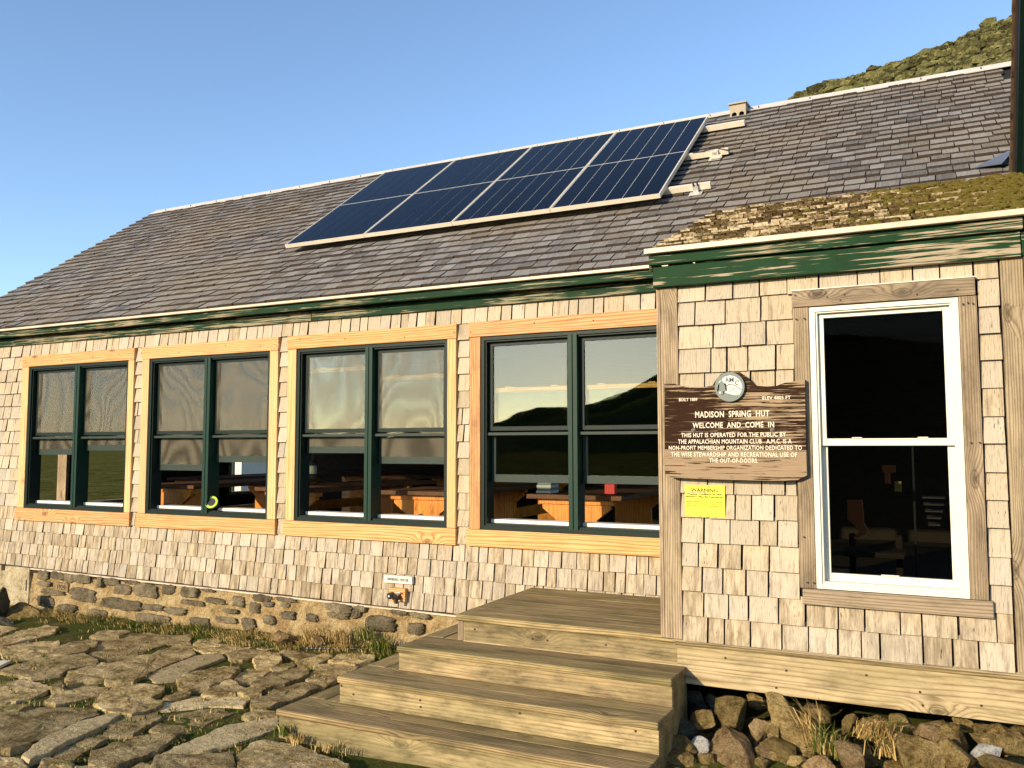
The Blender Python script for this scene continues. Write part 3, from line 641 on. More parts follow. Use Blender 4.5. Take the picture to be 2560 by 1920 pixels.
# windows --------------------------------------------------------------
SASH = [((2.2817, 1.6253), (2.3162, 1.6677)), ((2.1354, 1.4874), (2.2184, 1.5661)), ((2.2983, 1.6483), (2.2072, 1.566)), ((2.0807, 1.4388), (2.0801, 1.4399))]
def bars(mb, x0, x1, y0, y1, z0, z1, l, r, b, t):      # four bars of a sash
    mb.box(x0, x0+l, y0, y1, z0, z1); mb.box(x1-r, x1, y0, y1, z0, z1); mb.box(x0+l, x1-r, y0+.001, y1-.001, z0, z0+b); mb.box(x0+l, x1-r, y0+.001, y1-.001, z1-t, z1)
nails = MB()
for i, ((ta, tb), (fa, fb)) in enumerate(zip(WIN, FR)):
    wn_ = MB(); bars(wn_, fa, fb, -.034, .10, FZ0, FZ1, .026, .026, .03, .026)
    bars(wn_, fa+.026, fb-.026, -.020, .098, FZ0+.03, FZ1-.026, .012, .012, .012, .012)
    win = wn_.build('window', M['greenwin'], hut)
    win['label'] = ['dark green double window farthest left, low sashes raised highest', 'dark green double window with a lime ringed lantern on its sill', 'dark green double window above the drinking water sign', 'dark green double window beside the porch corner, mirroring hills'][i]
    xm = (fa+fb)/2
    mu = MB(); mu.box(xm-.034, xm-.004, -.038, .10, FZ0+.02, FZ1-.02); mu.box(xm+.004, xm+.034, -.038, .10, FZ0+.02, FZ1-.02); mu.box(xm-.004, xm+.004, -.028, .10, FZ0+.02, FZ1-.02)
    mu.build('mullion', M['greenmul'], win)
    pm = M['pinez'] if i < 3 else M['pinedark']
    board('trim_board', ta, fa-.002, -.046, -.002, FZ0-.001, FZ1, pm, win)
    board('trim_board', fb+.002, tb, -.046, -.002, FZ0-.001, FZ1, M['pinez'], win)
    board('trim_board', ta-.006, tb+.004, -.050, -.003, FZ1+.002, ZT, M['pine'], win)
    board('trim_board', ta-.022, tb+.002, -.050, -.003, ZB-.004, FZ0-.003, M['pine'], win)
    for k in range(4):
        for zz in (FZ1+.035, ): nx_, nz_ = ta+.1+k*(tb-ta-.2)/3+random.uniform(-.12, .12), zz+random.uniform(0, .05); nails.tube([(nx_, -.049, nz_), (nx_, -.0525, nz_)], .0055, 6)
    for j, (xa, xb) in enumerate(((fa+.038, xm-.034), (xm+.034, fb-.038))):
        us_ = MB(); bars(us_, xa, xb, .018, .046, 1.762, FZ1-.038, .032, .030, .030, .03)
        us_.build('upper_sash', M['greenwin'], win)
        mr = MB(); mr.box(xa-.008, xb+.008, -.004, .016, 1.728, 1.748); mr.build('meeting_rail', M['sashgreen'], win)
        pn = MB(); pn.box(xa+.03, xb-.028, .028, .033, 1.79, FZ1-.066); pn.build('pane', M['glass'], win)
        zt_, zb2 = SASH[i][j]; zbr = zb2-.055
        ls = MB(); ls.box(xa+.006, xa+.036, .056, .084, zbr, zt_); ls.box(xb-.036, xb-.006, .056, .084, zbr, zt_); ls.box(xa+.036, xb-.036, .057, .083, zbr, zb2)
        ls.build('lower_sash', M['sashgreen'], win)
        tr = MB(); tr.box(xa+.036, xb-.036, .054, .088, zt_-.032, zt_); tr.box(xa+.12, xa+.17, .05, .09, zt_, zt_+.008); tr.box(xb-.17, xb-.12, .05, .09, zt_, zt_+.008)
        tr.build('sash_top_rail', M['pine'], win)
        p2 = MB(); p2.box(xa+.034, xb-.034, .066, .071, zb2-.002, zt_-.03); p2.build('pane', M['glass'], win)
        if i < 3:
            sc = MB(); sc.box(xa+.031, xb-.029, .0195, .0205, 1.79, FZ1-.067); sc.build('insect_screen', M['screen'], win); sc = MB(); sc.box(xa+.034, xb-.034, .0545, .0555, zb2, 1.762); sc.build('insect_screen', M['screen'], win)
        si = MB(); si.box(xa, xb, .055, .16, FZ0+.043, FZ0+.068); si.build('inner_sill', M['inwhite'], win)
nails.build('nail', M['nail'], hut)
# white porch window
wp = MB(); bars(wp, W0, W1, D-.022, D+.08, WZ0, WZ1, .026, .026, .024, .022); bars(wp, W0+.026, W1-.026, D-.012, D+.079, WZ0+.024, WZ1-.022, .010, .010, .010, .008)
win = wp.build('window', M['white'], hut); win['label'] = 'tall white double-hung window in the porch wall'
ZM = 1.664
us_ = MB(); bars(us_, W0+.036, W1-.036, D+.012, D+.040, ZM-.016, WZ1-.030, .026, .030, .034, .022); us_.build('upper_sash', M['white'], win)
ls = MB(); bars(ls, W0+.036, W1-.036, D+.042, D+.070, WZ0+.034, ZM+.012, .026, .030, .036, .03); ls.build('lower_sash', M['white'], win)
pn = MB(); pn.box(W0+.06, W1-.064, D+.024, D+.028, ZM+.015, WZ1-.05); pn.build('pane', M['glasswhite'], win)
pn = MB(); pn.box(W0+.06, W1-.064, D+.054, D+.058, WZ0+.068, ZM-.016); pn.build('pane', M['glasswhite'], win)
for xx in (1.69, 1.98): board('sash_lock', xx, xx+.045, D+.005, D+.03, ZM+.0185, ZM+.024, M['white'], win, .001, 1)
board('lift_rail', 1.80, 1.88, D+.033, D+.045, WZ0+.072, WZ0+.077, M['white'], win, .001, 1)
board('trim_board', 1.434, 1.509, D-.028, D+.01, .951, 2.338, M['postz'], win)
board('trim_board', 2.173, 2.247, D-.028, D+.01, .951, 2.338, M['postz'], win)
board('trim_board', 1.432, 2.243, D-.036, D+.01, 2.340, 2.421, M['postx'], win)
board('trim_board', 1.446, 2.262, D-.034, D+.01, .873, .949, M['postx'], win)
board('head_flashing', 1.428, 2.247, D-.040, D+.01, 2.4215, 2.427, M['ridge'], win, .001, 1)
m = MB(); rng = random.Random(4)
for (x_, z_) in [(1.45, 2.40), (1.6, 2.38), (1.68, 2.385), (1.66, 2.36), (2.0, 2.36), (2.17, 2.37), (2.19, 2.3), (2.21, 2.305), (2.23, 2.30), (1.45, 2.28), (1.49, 2.28), (2.2, 1.66), (2.235, 1.66), (1.46, 1.2), (1.47, .98), (1.5, .98)]:
    m.tube([(x_, D-.037, z_), (x_, D-.0395, z_)], .0045, 6)
for (x_, z_) in [(1.35, .53), (1.30, .44), (1.72, .55), (1.95, .50), (1.96, .44), (1.05, .56), (.4, .56), (.05, .55), (2.2, .47)]: m.tube([(x_, -1.087, z_), (x_, -1.0925, z_)], .006, 6)
m.build('nail', M['nail'], hut)
# foundation -----------------------------------------------------------
m = MB(); nx, nz = 420, 42; v = []
for j in range(nz+1):
    for i in range(nx+1):
        x = -6.05+(4.55+.62)*i/nx; z = -.1+.53*j/nz
        v.append((x, -.006-.022*fbm(x*1., z, 6., 5)-.006*fbm(x, z, 30., 3), min(z, zbot(x)-.018)))
m.add(v, [(j*(nx+1)+i, j*(nx+1)+i+1, (j+1)*(nx+1)+i+1, (j+1)*(nx+1)+i) for j in range(nz) for i in range(nx)])
m.box(-6.05, -.88, .06, .12, -.1, .40)
fnd = m.build('foundation', M['mortar'], hut, True)
board('foundation_block', XL+.12, -6.055, -.028, .10, -.1, .447, M['concrete'], fnd, .01, 2)
m = MB(); m.box(-6.49, -6.44, -.034, -.02, .40, .455); m.box(-6.10, -6.085, -.0315, -.02, .22, .33); m.build('form_tie_hole', M['butt'], fnd)
ST = [(250, 190, 60, 55), (335, 190, 80, 45), (395, 215, 46, 60), (470, 210, 110, 50), (580, 230, 30, 65), (640, 230, 90, 45), (760, 240, 80, 25), (255, 250, 70, 28), (300, 300, 140, 32), (265, 355, 100, 60), (385, 392, 100, 45), (480, 315, 150, 75), (705, 285, 100, 55), (840, 290, 130, 85), (970, 278, 75, 60), (1090, 285, 90, 66), (1200, 287, 80, 20), (700, 370, 230, 66), (880, 388, 120, 35), (560, 424, 110, 48), (1010, 410, 110, 44), (1110, 362, 130, 28), (1240, 350, 110, 33), (1375, 355, 66, 60), (1470, 390, 60, 60), (1548, 370, 60, 30), (1510, 322, 110, 42), (1650, 338, 120, 26), (1550, 460, 66, 54), (1660, 435, 80, 45), (1640, 375, 50, 26), (880, 462, 210, 66), (1150, 472, 120, 48), (1300, 462, 110, 40), (1430, 482, 80, 60), (1330, 410, 80, 24), (1940, 370, 140, 50), (2082, 372, 56, 36), (1955, 435, 110, 33), (2050, 425, 36, 60), (1800, 450, 60, 44), (2160, 475, 90, 70)]
ST = [(a*.434, 1350+b*.434, c*.434, d*.434) for a, b, c, d in ST]+[(650+a*.4973, 1400+b*.4973, c*.4973, d*.4973) for a, b, c, d in [(400, 215, 120, 50), (488, 262, 44, 54), (390, 281, 100, 30), (605, 318, 140, 80), (785, 347, 84, 54), (800, 262, 90, 32), (700, 214, 80, 24), (260, 290, 56, 36)]]
def blob(w, h, n, rng, sq=.55, jit=.13):
    pts = []; ph = rng.uniform(0, 6)
    for k in range(n):
        a = k*2*math.pi/n; c, s = math.cos(a), math.sin(a); r = (abs(c)**(2/sq*.5+1.2)+abs(s)**(2/sq*.5+1.2))**(-1/(2/sq*.5+1.2))
        r *= 1+jit*math.sin(2*a+ph)*.6+rng.uniform(-jit, jit)
        pts.append((c*r*w/2, s*r*h/2))
    return pts
def wall_stone(cx, cz, w, h, rng, proud=.02):
    P = blob(w, h, 22, rng, .32, .11); m = MB(); v = []; n = len(P)
    for s, d in ((1., -.03), (1., .55), (.86, 1.), (.5, 1.1)):
        for (x, z) in P: v.append((x*s, -d*proud-(rng.uniform(-.004, .004) if d > 0 else 0), z*s))
    v.append((0, -proud*1.12, 0)); f = []
    for r in range(3):
        for k in range(n): f.append((r*n+k, r*n+(k+1) % n, (r+1)*n+(k+1) % n, (r+1)*n+k))
    for k in range(n): f.append((3*n+k, 3*n+(k+1) % n, 4*n))
    m.add(v, f); o = m.build('stone', M['fstone'], None, False); o.location = (cx, -.012, cz); parent_to(o, fnd); return o
rng = random.Random(17)
for (u, v_, w_, h_) in ST:
    c = onY(u, v_, -.02); l = onY(u-w_/2, v_, -.02); r_ = onY(u+w_/2, v_, -.02); tz = onY(u, v_-h_/2, -.02)[2]-onY(u, v_+h_/2, -.02)[2]
    if c[2]+tz/2 > zbot(c[0])-.02: c[2] = zbot(c[0])-.02-tz/2
    wall_stone(c[0], c[2], r_[0]-l[0], tz, rng, rng.uniform(.016, .030))

# ------------------------------------------------------------------ wooden steps
steps = thing('wooden_steps', (.1, -.9, .03), 'weathered wooden steps wrapping up to a plank landing beside the porch', 'steps')
PL = dict(z=.6506, f=-1.114, l=-.5385); LV = [(.4946, -1.377, -.7802), (.3525, -1.6133, -1.0208), (.1974, -1.8315, -1.2684)]
XE = .8465; TH = .036; ns = .024
ny = 8; dy = (1.114-.03)/ny
for k in range(ny):
    a = PL['f']+k*dy
    board('plank', PL['l'], .80 if k == 0 else .719, a+.001, a+dy-.003, PL['z']-TH-random.uniform(0, .002), PL['z']-random.uniform(0, .002), M['tread'], steps, .009 if k == 0 else .004, 3)
prev = (PL['z'], PL['f'], PL['l'])
board('riser', PL['l']+.045, .80, PL['f']+ns+.0005, PL['f']+.055, LV[0][0]+.001, PL['z']-TH-.001, M['riser'], steps)
board('corner_block', PL['l']+.005, PL['l']+.043, PL['f']+ns-.003, PL['f']+.07, LV[0][0]+.001, PL['z']-TH-.001, M['postz'], steps)
board('side_riser', PL['l']+ns, PL['l']+.05, PL['f']+.075, -.03, LV[0][0]+.001, PL['z']-TH-.001, M['riser'], steps)
for i, (z, f, l) in enumerate(LV):
    pz, pf, pl_ = prev; dep = pf+ns-f
    nb = .142 if dep > .2 else dep*.6
    board('plank', l, XE, f, f+nb, z-TH, z, M['tread'], steps, .011, 3)
    board('plank', l+.002, XE-.002, f+nb+.004, pf+.05, z-TH-.001, z-.002, M['tread'], steps, .005, 2)
    wl_ = pl_+.03-l
    board('side_plank', l, l+.13, pf+.054, -.04, z-TH, z-.001, M['ready'], steps, .009, 2)
    board('side_plank', l+.134, l+wl_, pf+.054, -.04, z-TH, z-.003, M['ready'], steps, .005, 2)
    zb_ = (LV[i+1][0] if i < 2 else -.03)
    board('riser', l+.004, XE-.004, f+ns, f+ns+.035, zb_+.001, z-TH-.001, M['riser'], steps)
    board('side_riser', l+.02, l+.05, f+ns+.036, -.05, zb_+.001, z-TH-.001, M['riser'], steps)
    board('stringer', XE-.045, XE-.006, f+ns+.036, pf+.05, -.05, z-TH-.002, M['tread'], steps, .003, 1)
    prev = (z, f, l)
m = MB()
for (u, v_, y_) in [(1830/2560*0+650+1080*.4973, 1400+348*.4973, -1.09), (650+1370*.4973, 1400+397*.4973, -1.09), (650+410*.4973, 1400+632*.4973, -1.59), (650+805*.4973, 1400+705*.4973, -1.59), (650+808*.4973, 1400+738*.4973, -1.59), (650+1306*.4973, 1400+770*.4973, -1.59), (650+1888*.4973, 1400+860*.4973, -1.59), (650+470*.4973, 1400+675*.4973, -1.59), (650+1698*.4973, 1400+585*.4973, -1.35)]:
    c = onY(u, v_, y_); m.tube([(c[0], y_+.004, c[2]), (c[0], y_-.003, c[2])], .006, 7)
m.build('nail', M['nail'], steps)

# ------------------------------------------------------------------ stone paving
m = MB(); nx, ny_ = 90, 60; v = []
def bedz(x, y): return .034+.016*fbm(x, y, 1.7, 4)+max(0, y+.32)*.22*max(0, min(1, (x+5.6)/2.5))
for j in range(ny_+1):
    for i in range(nx+1):
        x = -8.5+9.4*i/nx; y = -4.2+4.2*j/ny_; v.append((x, y, bedz(x, y)))
m.add(v, [(j*(nx+1)+i, j*(nx+1)+i+1, (j+1)*(nx+1)+i+1, (j+1)*(nx+1)+i) for j in range(ny_) for i in range(nx)])
pav = m.build('stone_paving', M['soil'], None, True); tag(pav, kind='structure')
PV = [[(550,600),(600,570),(760,540),(1000,545),(1095,548),(1085,590),(960,600),(840,640),(770,690),(640,700),(520,660)],
[(600,780),(640,720),(900,640),(1010,600),(1110,605),(1115,650),(940,720),(850,770),(760,815),(620,820)],
[(860,765),(1120,670),(1250,655),(1285,680),(1130,740),(1010,800),(900,815)],
[(1025,800),(1100,760),(1280,725),(1370,735),(1330,780),(1200,835),(1060,860),(1035,845)],
[(1120,590),(1170,560),(1250,570),(1450,590),(1440,615),(1300,650),(1200,650),(1120,630)],
[(1310,650),(1420,625),(1540,630),(1530,650),(1400,690),(1330,690)],
[(1460,680),(1530,645),(1610,650),(1620,690),(1570,730),(1480,735)],
[(1560,735),(1680,705),(1700,722),(1640,750),(1580,758)],
[(1455,820),(1560,765),(1700,728),(1775,730),(1770,770),(1640,830),(1530,855),(1470,845)],
[(1345,790),(1440,738),(1560,745),(1545,765),(1450,815),(1380,820)],
[(1170,885),(1240,835),(1320,800),(1385,830),(1440,845),(1360,885),(1240,895)],
[(1370,875),(1440,850),(1510,855),(1500,890),(1430,898)],
[(905,975),(970,915),(1100,895),(1350,902),(1460,908),(1420,930),(1390,960),(1200,960),(1050,975),(960,985)],
[(550,930),(600,870),(720,820),(860,825),(940,840),(920,880),(800,930),(700,1000),(620,985)],
[(705,995),(730,950),(850,905),(940,915),(930,945),(850,975),(760,1000)],
[(945,905),(1030,870),(1095,880),(1080,895),(980,912)],
[(260,930),(330,870),(400,830),(560,825),(640,832),(580,890),(450,920),(330,945)],
[(380,800),(400,750),(580,700),(640,705),(600,800),(480,820),(390,840)],
[(0,745),(150,690),(350,650),(480,650),(560,690),(540,715),(400,745),(340,770),(180,790),(60,770)],
[(0,620),(180,585),(330,575),(340,600),(240,670),(130,695),(30,690)],
[(275,660),(330,610),(440,570),(560,565),(550,610),(480,640),(380,660)],
[(0,560),(110,520),(250,490),(330,500),(300,540),(150,575),(0,600)],
[(0,830),(130,800),(270,830),(270,870),(160,910),(0,930)],
[(-60,1010),(120,950),(330,945),(540,960),(555,1000),(430,1050),(330,1110),(200,1170),(60,1210),(-60,1200)],
[(135,1230),(250,1140),(450,1050),(640,1000),(680,1010),(560,1080),(400,1150),(290,1210),(180,1250)],
[(600,1105),(640,1050),(780,1000),(900,992),(930,1020),(850,1070),(760,1115),(640,1130)],
[(870,1090),(960,1015),(1150,985),(1270,968),(1320,995),(1360,990),(1230,1040),(1130,1090),(1060,1110),(920,1110)],
[(515,1260),(540,1210),(700,1150),(850,1120),(1030,1115),(980,1150),(900,1210),(820,1240),(680,1290),(560,1300)],
[(290,1215),(400,1165),(560,1130),(660,1125),(560,1180),(520,1205),(430,1250),(330,1260)],
[(935,1230),(1040,1180),(1300,1070),(1560,1018),(1600,1020),(1590,1080),(1400,1155),(1180,1212),(1000,1235)],
[(870,1300),(920,1240),(1150,1228),(1330,1225),(1350,1330),(1100,1400),(880,1390)],
[(1370,1225),(1450,1165),(1560,1150),(1700,1170),(1850,1225),(2000,1295),(1990,1380),(1700,1420),(1400,1330)],
[(220,1300),(260,1255),(400,1265),(425,1290),(400,1330),(220,1350)],
[(-40,1245),(120,1255),(160,1300),(130,1340),(-40,1350)],
[(1450,930),(1580,860),(1750,820),(1820,850),(1700,910),(1560,950),(1460,965)],
[(1770,800),(1830,720),(1920,708),(2060,720),(1940,800),(1860,850),(1790,840)],
[(1620,640),(1720,615),(1860,630),(1850,660),(1720,680),(1640,670)],
[(1710,692),(1900,645),(1910,670),(1820,712),(1720,718)],
[(1900,690),(1980,640),(2140,660),(2150,690),(2050,712),(1920,705)],
[(525,545),(590,520),(720,515),(745,525),(680,550),(560,560)],
[(1480,620),(1510,600),(1640,605),(1640,620),(1540,632)],
[(-40,960),(100,945),(170,950),(100,980),(-40,1000)],
[(290,840),(350,815),(370,830),(368,852),(300,860)],
[(1400,1010),(1480,975),(1590,985),(1580,1010),(1440,1030)],
[(-80,520),(0,500),(100,505),(50,525),(-40,560)],
[(440,1300),(500,1290),(560,1312),(660,1320),(620,1400),(450,1390)],
[(700,1330),(820,1270),(860,1290),(850,1400),(700,1400)],
[(180,1360),(400,1345),(420,1440),(200,1460)], [(-60,1370),(150,1350),(160,1460),(-60,1480)]]
CHAM = {2, 12, 24, 29}
def relief(p, ph):
    a = noise.fractal(Vector((p.x*3.5+p.y*2, p.y*9-p.x*3, ph)), .8, 2.2, 5)*1.3
    st = math.floor(a*2.5)/2.5; st += min(1, max(0, (a-st)*2.5-.6)/.4)/2.5     # broken layers
    return st*.015+noise.fractal(Vector((p.x*16, p.y*24, ph)), .8, 2.1, 4)*.010
def paver(world, z, rng, mat, rough):
    P = [Vector((p[0], p[1])) for p in world]; c = sum(P, Vector((0, 0)))/len(P)
    # smooth closed outline, about 34 points, slight wobble
    n = len(P); out = []
    for k in range(n):
        a, b = P[k], P[(k+1) % n]; seg = min(max(1, round((b-a).length/.03)), 14)
        pm, pn_ = P[k-1], P[(k+2) % n]
        for s in range(seg):
            t = s/seg
            q = .5*((2*a)+(-pm+b)*t*.8+(2*pm-5*a+4*b-pn_)*t*t*.5+(-pm+3*a-3*b+pn_)*t*t*t*.5) if False else a.lerp(b, t)+((a*2-pm-b)*.06*(1-t)+(b*2-a-pn_)*.06*t)
            out.append(q+Vector((rng.uniform(-.007, .007), rng.uniform(-.007, .007))))
    n = len(out); R = max((q-c).length for q in out)
    tilt = Vector((rng.uniform(-.03, .03), rng.uniform(-.03, .03))); ph = rng.uniform(0, 50)
    v = []
    RINGS = ((1.035, -.09), (1.025, -.018), (1.006, -.002), (.93, 0.), (.86, 0.), (.77, 0.), (.67, 0.), (.56, 0.), (.45, 0.), (.33, 0.), (.2, 0.), (.08, 0.))
    for s, dz in RINGS:
        for q in out:
            p = c+(q-c)*s
            h = relief(p, ph)*rough
            v.append((p.x-c.x, p.y-c.y, dz+(p-c).dot(tilt)+(h if dz > -.05 else 0)))
    v.append((0, 0, relief(c, ph)*rough)); f = []; nr = len(RINGS)
    for r in range(nr-1):
        for k in range(n): f.append((r*n+k, r*n+(k+1) % n, (r+1)*n+(k+1) % n, (r+1)*n+k))
    for k in range(n): f.append(((nr-1)*n+k, (nr-1)*n+(k+1) % n, nr*n))
    area2 = sum(out[k].x*out[(k+1) % n].y-out[(k+1) % n].x*out[k].y for k in range(n))
    if area2 < 0: f = [t[::-1] for t in f]
    m = MB(); m.add(v, f); me = m.mesh('paving_stone', mat)
    me.polygons.foreach_set('use_smooth', [True]*len(f)); me.set_sharp_from_angle(angle=rad(35))
    o = bpy.data.objects.new('paving_stone', me); COL.objects.link(o); o.location = (c.x, c.y, z); parent_to(o, pav); return o
rng = random.Random(31)
for i, poly in enumerate(PV):
    z = .058+rng.uniform(-.012, .018)
    Wd = [onZ(a*.434, 1350+b*.434, z) for a, b in poly]
    paver(Wd, z, rng, M['paverlight'] if i in CHAM else M['paver'], .15 if i in CHAM else .55)
# more of the terrace where the photograph ends (left and towards the camera)
for gx_ in range(14):
    for gy_ in range(8):
        x = -7.9+gx_*.62+rng.uniform(-.08, .08); y = -3.9+gy_*.45+rng.uniform(-.06, .06)
        dd = np.array([x, y, .05])-CAM; zc = dd@FW; uu = 1280+F_PX*(dd@RT)/zc; v2 = 960-F_PX*(dd@UP)/zc
        if zc > .3 and uu > -90 and v2 < 1990: continue
        if x > .4: continue
        paver([(x+a, y+b) for a, b in blob(.54, .38, 9, rng, .7, .12)], .055+rng.uniform(-.01, .015), rng, M['paver'], .35)
# small loose pebbles in the joints
m = MB()
for k in range(260):
    u, v_ = rng.uniform(0, 760), rng.uniform(1600, 1920); c = onZ(u, v_, .03); r_ = rng.uniform(.004, .012)
    m.add(ICO1[0]*np.array([r_, r_*.9, r_*.6])+np.array([c[0], c[1], bedz(c[0], c[1])+.006]), ICO1[1], 0, rng.uniform(.01, 1))
tag(m.build('gravel', M['rockpink']), 'small pebbles scattered in the joints of the stone paving', 'gravel', kind='stuff')

# ------------------------------------------------------------------ rubble and rocks
def rock(u, v_, w_, h_, y, mat, label, group=None, rot=0., dep=.9, seed=0, name='rock', cuts=15, lift=0.):
    rg = random.Random(seed*7+3); c = onY(u, v_, y); dist = (c-CAM)@FW; k = dist/F_PX
    v = chunk(ICO4, rg, cuts, .38, .8); ph = rg.uniform(0, 90)
    v = v/np.abs(v).max(0)
    v = np.array([p*(1+.06*noise.fractal(Vector((p[0]*1.9+ph, p[1]*1.9, p[2]*1.9)), .75, 2.3, 5)) for p in v])
    sx, sz = w_*k*.5*1.18, h_*k*.5*1.2; v = v*np.array([sx, (sx+sz)*.5*dep, sz])
    Rm = np.array(Matrix.Rotation(rad(rot), 3, 'Y')); v = v@Rm.T
    m = MB(); m.add(v, ICO4[1]); me = m.mesh(name, mat); me.polygons.foreach_set('use_smooth', [True]*len(ICO4[1])); me.set_sharp_from_angle(angle=rad(32))
    o = bpy.data.objects.new(name, me); COL.objects.link(o); o.location = c
    return tag(o, label, 'rock', group)
G1 = 'fieldstones heaped under the porch beam'
def z6(x, y, w, h): return (1620+x*.425, 1650+y*.425, w*.425, h*.425)
GEN = 'rough brown fieldstone in the rubble heap under the porch beam'
GEND = 'shaded brown stone at the back of the rubble under the beam'
RK = [((505, 330, 190, 210), -1.12, 'rock', 'upright blocky brown rock wedged just under the beam beside the steps', 8),
 ((330, 372, 160, 130), -1.17, 'rock', 'squarish grey-brown rock left of the upright blocky one', -25), ((200, 425, 150, 120), -1.22, 'rockdark', 'dark bluish grey rock in the shadow of the steps', 10),
 ((845, 415, 420, 150), -1.16, 'rock', 'long rounded boulder leaning diagonally in the rubble', 42), ((510, 535, 280, 190), -1.30, 'rockpink', 'large rounded pinkish boulder in front of the rubble', 6),
 ((655, 435, 110, 150), -1.15, 'rockpink', 'egg shaped rock beside the leaning boulder', 5), ((185, 520, 200, 125), -1.33, 'rock', 'brown cracked rock next to the pale quartz stone', -8), ((165, 605, 240, 115), -1.42, 'rock', 'rounded olive boulder at the foot of the lowest step', 4),
 ((312, 510, 105, 100), -1.30, 'rockwhite', 'small pale quartz stone among the brown rubble', 30), ((780, 525, 165, 150), -1.24, 'rock', 'tan angular rock under the leaning boulder', -30), ((690, 550, 60, 170), -1.27, 'rockpink', 'thin flat stone slab leaning on edge in the rubble', -38),
 ((745, 400, 90, 105), -1.18, 'rock', GEN, 12), ((1560, 555, 300, 220), -1.30, 'rock', 'biggest rounded boulder in the rubble, below the middle of the beam', 0), ((1195, 570, 200, 190), -1.31, 'rockpink', 'split boulder with a dark face beside the dry grass', 35),
 ((1010, 605, 190, 95), -1.34, 'rockpink', 'low flat pinkish rock at the bottom edge below the green tuft', -4), ((1650, 452, 150, 120), -1.18, 'rockpink', 'light rounded rock right behind the biggest boulder', 0), ((1510, 428, 140, 90), -1.14, 'rock', GEN, -4),
 ((1840, 585, 230, 150), -1.30, 'rock', 'tan rock with a pale edge right of the biggest boulder', 28), ((1990, 545, 170, 95), -1.22, 'rockwhite', 'whitish broken rock beside the blue cord', -8), ((1985, 475, 150, 90), -1.17, 'rock', GEN, 10),
 ((2090, 610, 300, 85), -1.30, 'rock', 'wide low rock at the bottom right corner', 4), ((1800, 465, 180, 150), -1.15, 'rock', 'sloping slab of rock left of the blue cord', 40), ((1330, 365, 160, 105), -1.02, 'rock', GEND, -15), ((1470, 372, 130, 90), -1.0, 'rock', GEND, 0),
 ((1690, 395, 150, 80), -1.0, 'rock', GEND, 0), ((2130, 500, 170, 140), -1.14, 'rock', GEN, 24), ((2190, 450, 110, 100), -1.05, 'rock', GEND, 5), ((1400, 450, 180, 75), -1.14, 'rock', GEN, -6), ((880, 585, 100, 60), -1.34, 'rock', GEN, 0),
 ((680, 612, 90, 60), -1.36, 'rock', GEN, 0), ((350, 595, 115, 75), -1.38, 'rock', GEN, 0), ((430, 470, 60, 90), -1.2, 'rock', GEN, 15), ((295, 250, 120, 110), -1.0, 'rockdark', GEND, 0), ((390, 255, 95, 95), -.98, 'rockdark', GEND, 10),
 ((640, 245, 110, 90), -.92, 'rock', GEND, 0), ((760, 240, 100, 70), -.92, 'rock', GEND, 0), ((950, 300, 230, 100), -.95, 'rock', GEND, 0), ((1180, 380, 90, 110), -1.0, 'rock', GEND, 0), ((1100, 480, 120, 80), -1.18, 'rock', GEN, 0), ((1850, 370, 120, 70), -.98, 'rock', GEND, 0), ((1950, 400, 120, 70), -.98, 'rock', GEND, 0), ((2060, 420, 120, 90), -1.0, 'rock', GEND, 0),
 ((730, 455, 50, 60), -1.2, 'rockpink', GEN, 0), ((960, 560, 70, 45), -1.32, 'rock', GEN, 0)]
ORD = ['first', 'second', 'third', 'fourth', 'fifth', 'sixth', 'seventh', 'eighth', 'ninth', 'tenth', 'eleventh', 'twelfth', 'thirteenth', 'fourteenth', 'fifteenth', 'sixteenth']
for key, txt in ((GEN, '%s small brown fieldstone from the steps in the front of the rubble'), (GEND, '%s shaded stone from the steps at the back of the rubble')):
    for q, i in enumerate(sorted([i for i, r in enumerate(RK) if r[3] == key], key=lambda i: RK[i][0][0])): RK[i] = (*RK[i][:3], txt % ORD[q], RK[i][4])
for i, (b, y_, mt, lb, rt) in enumerate(RK):
    rock(*z6(*b), y_, M[mt], lb, G1, rt, seed=i+1)
m = MB(); v = []      # stony earth under the porch that the rocks bed into
for j in range(13):
    for i in range(31):
        x = .86+2.7*i/30; y = -1.75+1.9*j/12; v.append((x, y, .02+max(0, min(1, (y+1.75)/.5))*.14+.05*fbm(x, y, 2.5, 4)))
m.add(v, [(j*31+i, j*31+i+1, (j+1)*31+i+1, (j+1)*31+i) for j in range(12) for i in range(30)]); tag(m.build('rubble_bed', M['soil'], None, True), kind='structure')
rng = random.Random(77); m = MB()
for k in range(420):
    x = rng.uniform(.9, 3.0); y = rng.uniform(-1.55, -.75); sz = rng.uniform(.018, .05); vv_ = chunk(ICO2, rng, 7, .55, .95)*np.array([1.2, 1, .75])*sz
    m.add(vv_+np.array([x, y, .16+.05*fbm(x, y, 2.5, 4)*1+(-.06 if y < -1.3 else 0)]), ICO2[1], 0, rng.uniform(.01, 1))
tag(m.build('stone_chips', M['rock']), 'small broken stones filling the gaps of the rubble heap', 'stones', kind='stuff')
# rocks at the left end by the concrete block
for i, (b, y_, mt, lb) in enumerate([((-6, 1512, 44, 70), -.42, 'rockdark', 'dark shaded boulder at the left edge of the picture'), ((70, 1538, 105, 62), -.22, 'rock', 'brown rock lying against the concrete foundation block'), ((14, 1556, 50, 24), -.55, 'rockdark', 'flat dark stone in front of the dark boulder'), ((702, 1592, 50, 40), -.22, 'rockpink', 'small upright brown stone in the grass below the foundation'), ((795, 1598, 30, 24), -.2, 'rockpink', 'little rounded stone beside the dry grass tuft')]):
    rock(*b, y_, M[mt], lb, None, 0, seed=90+i)
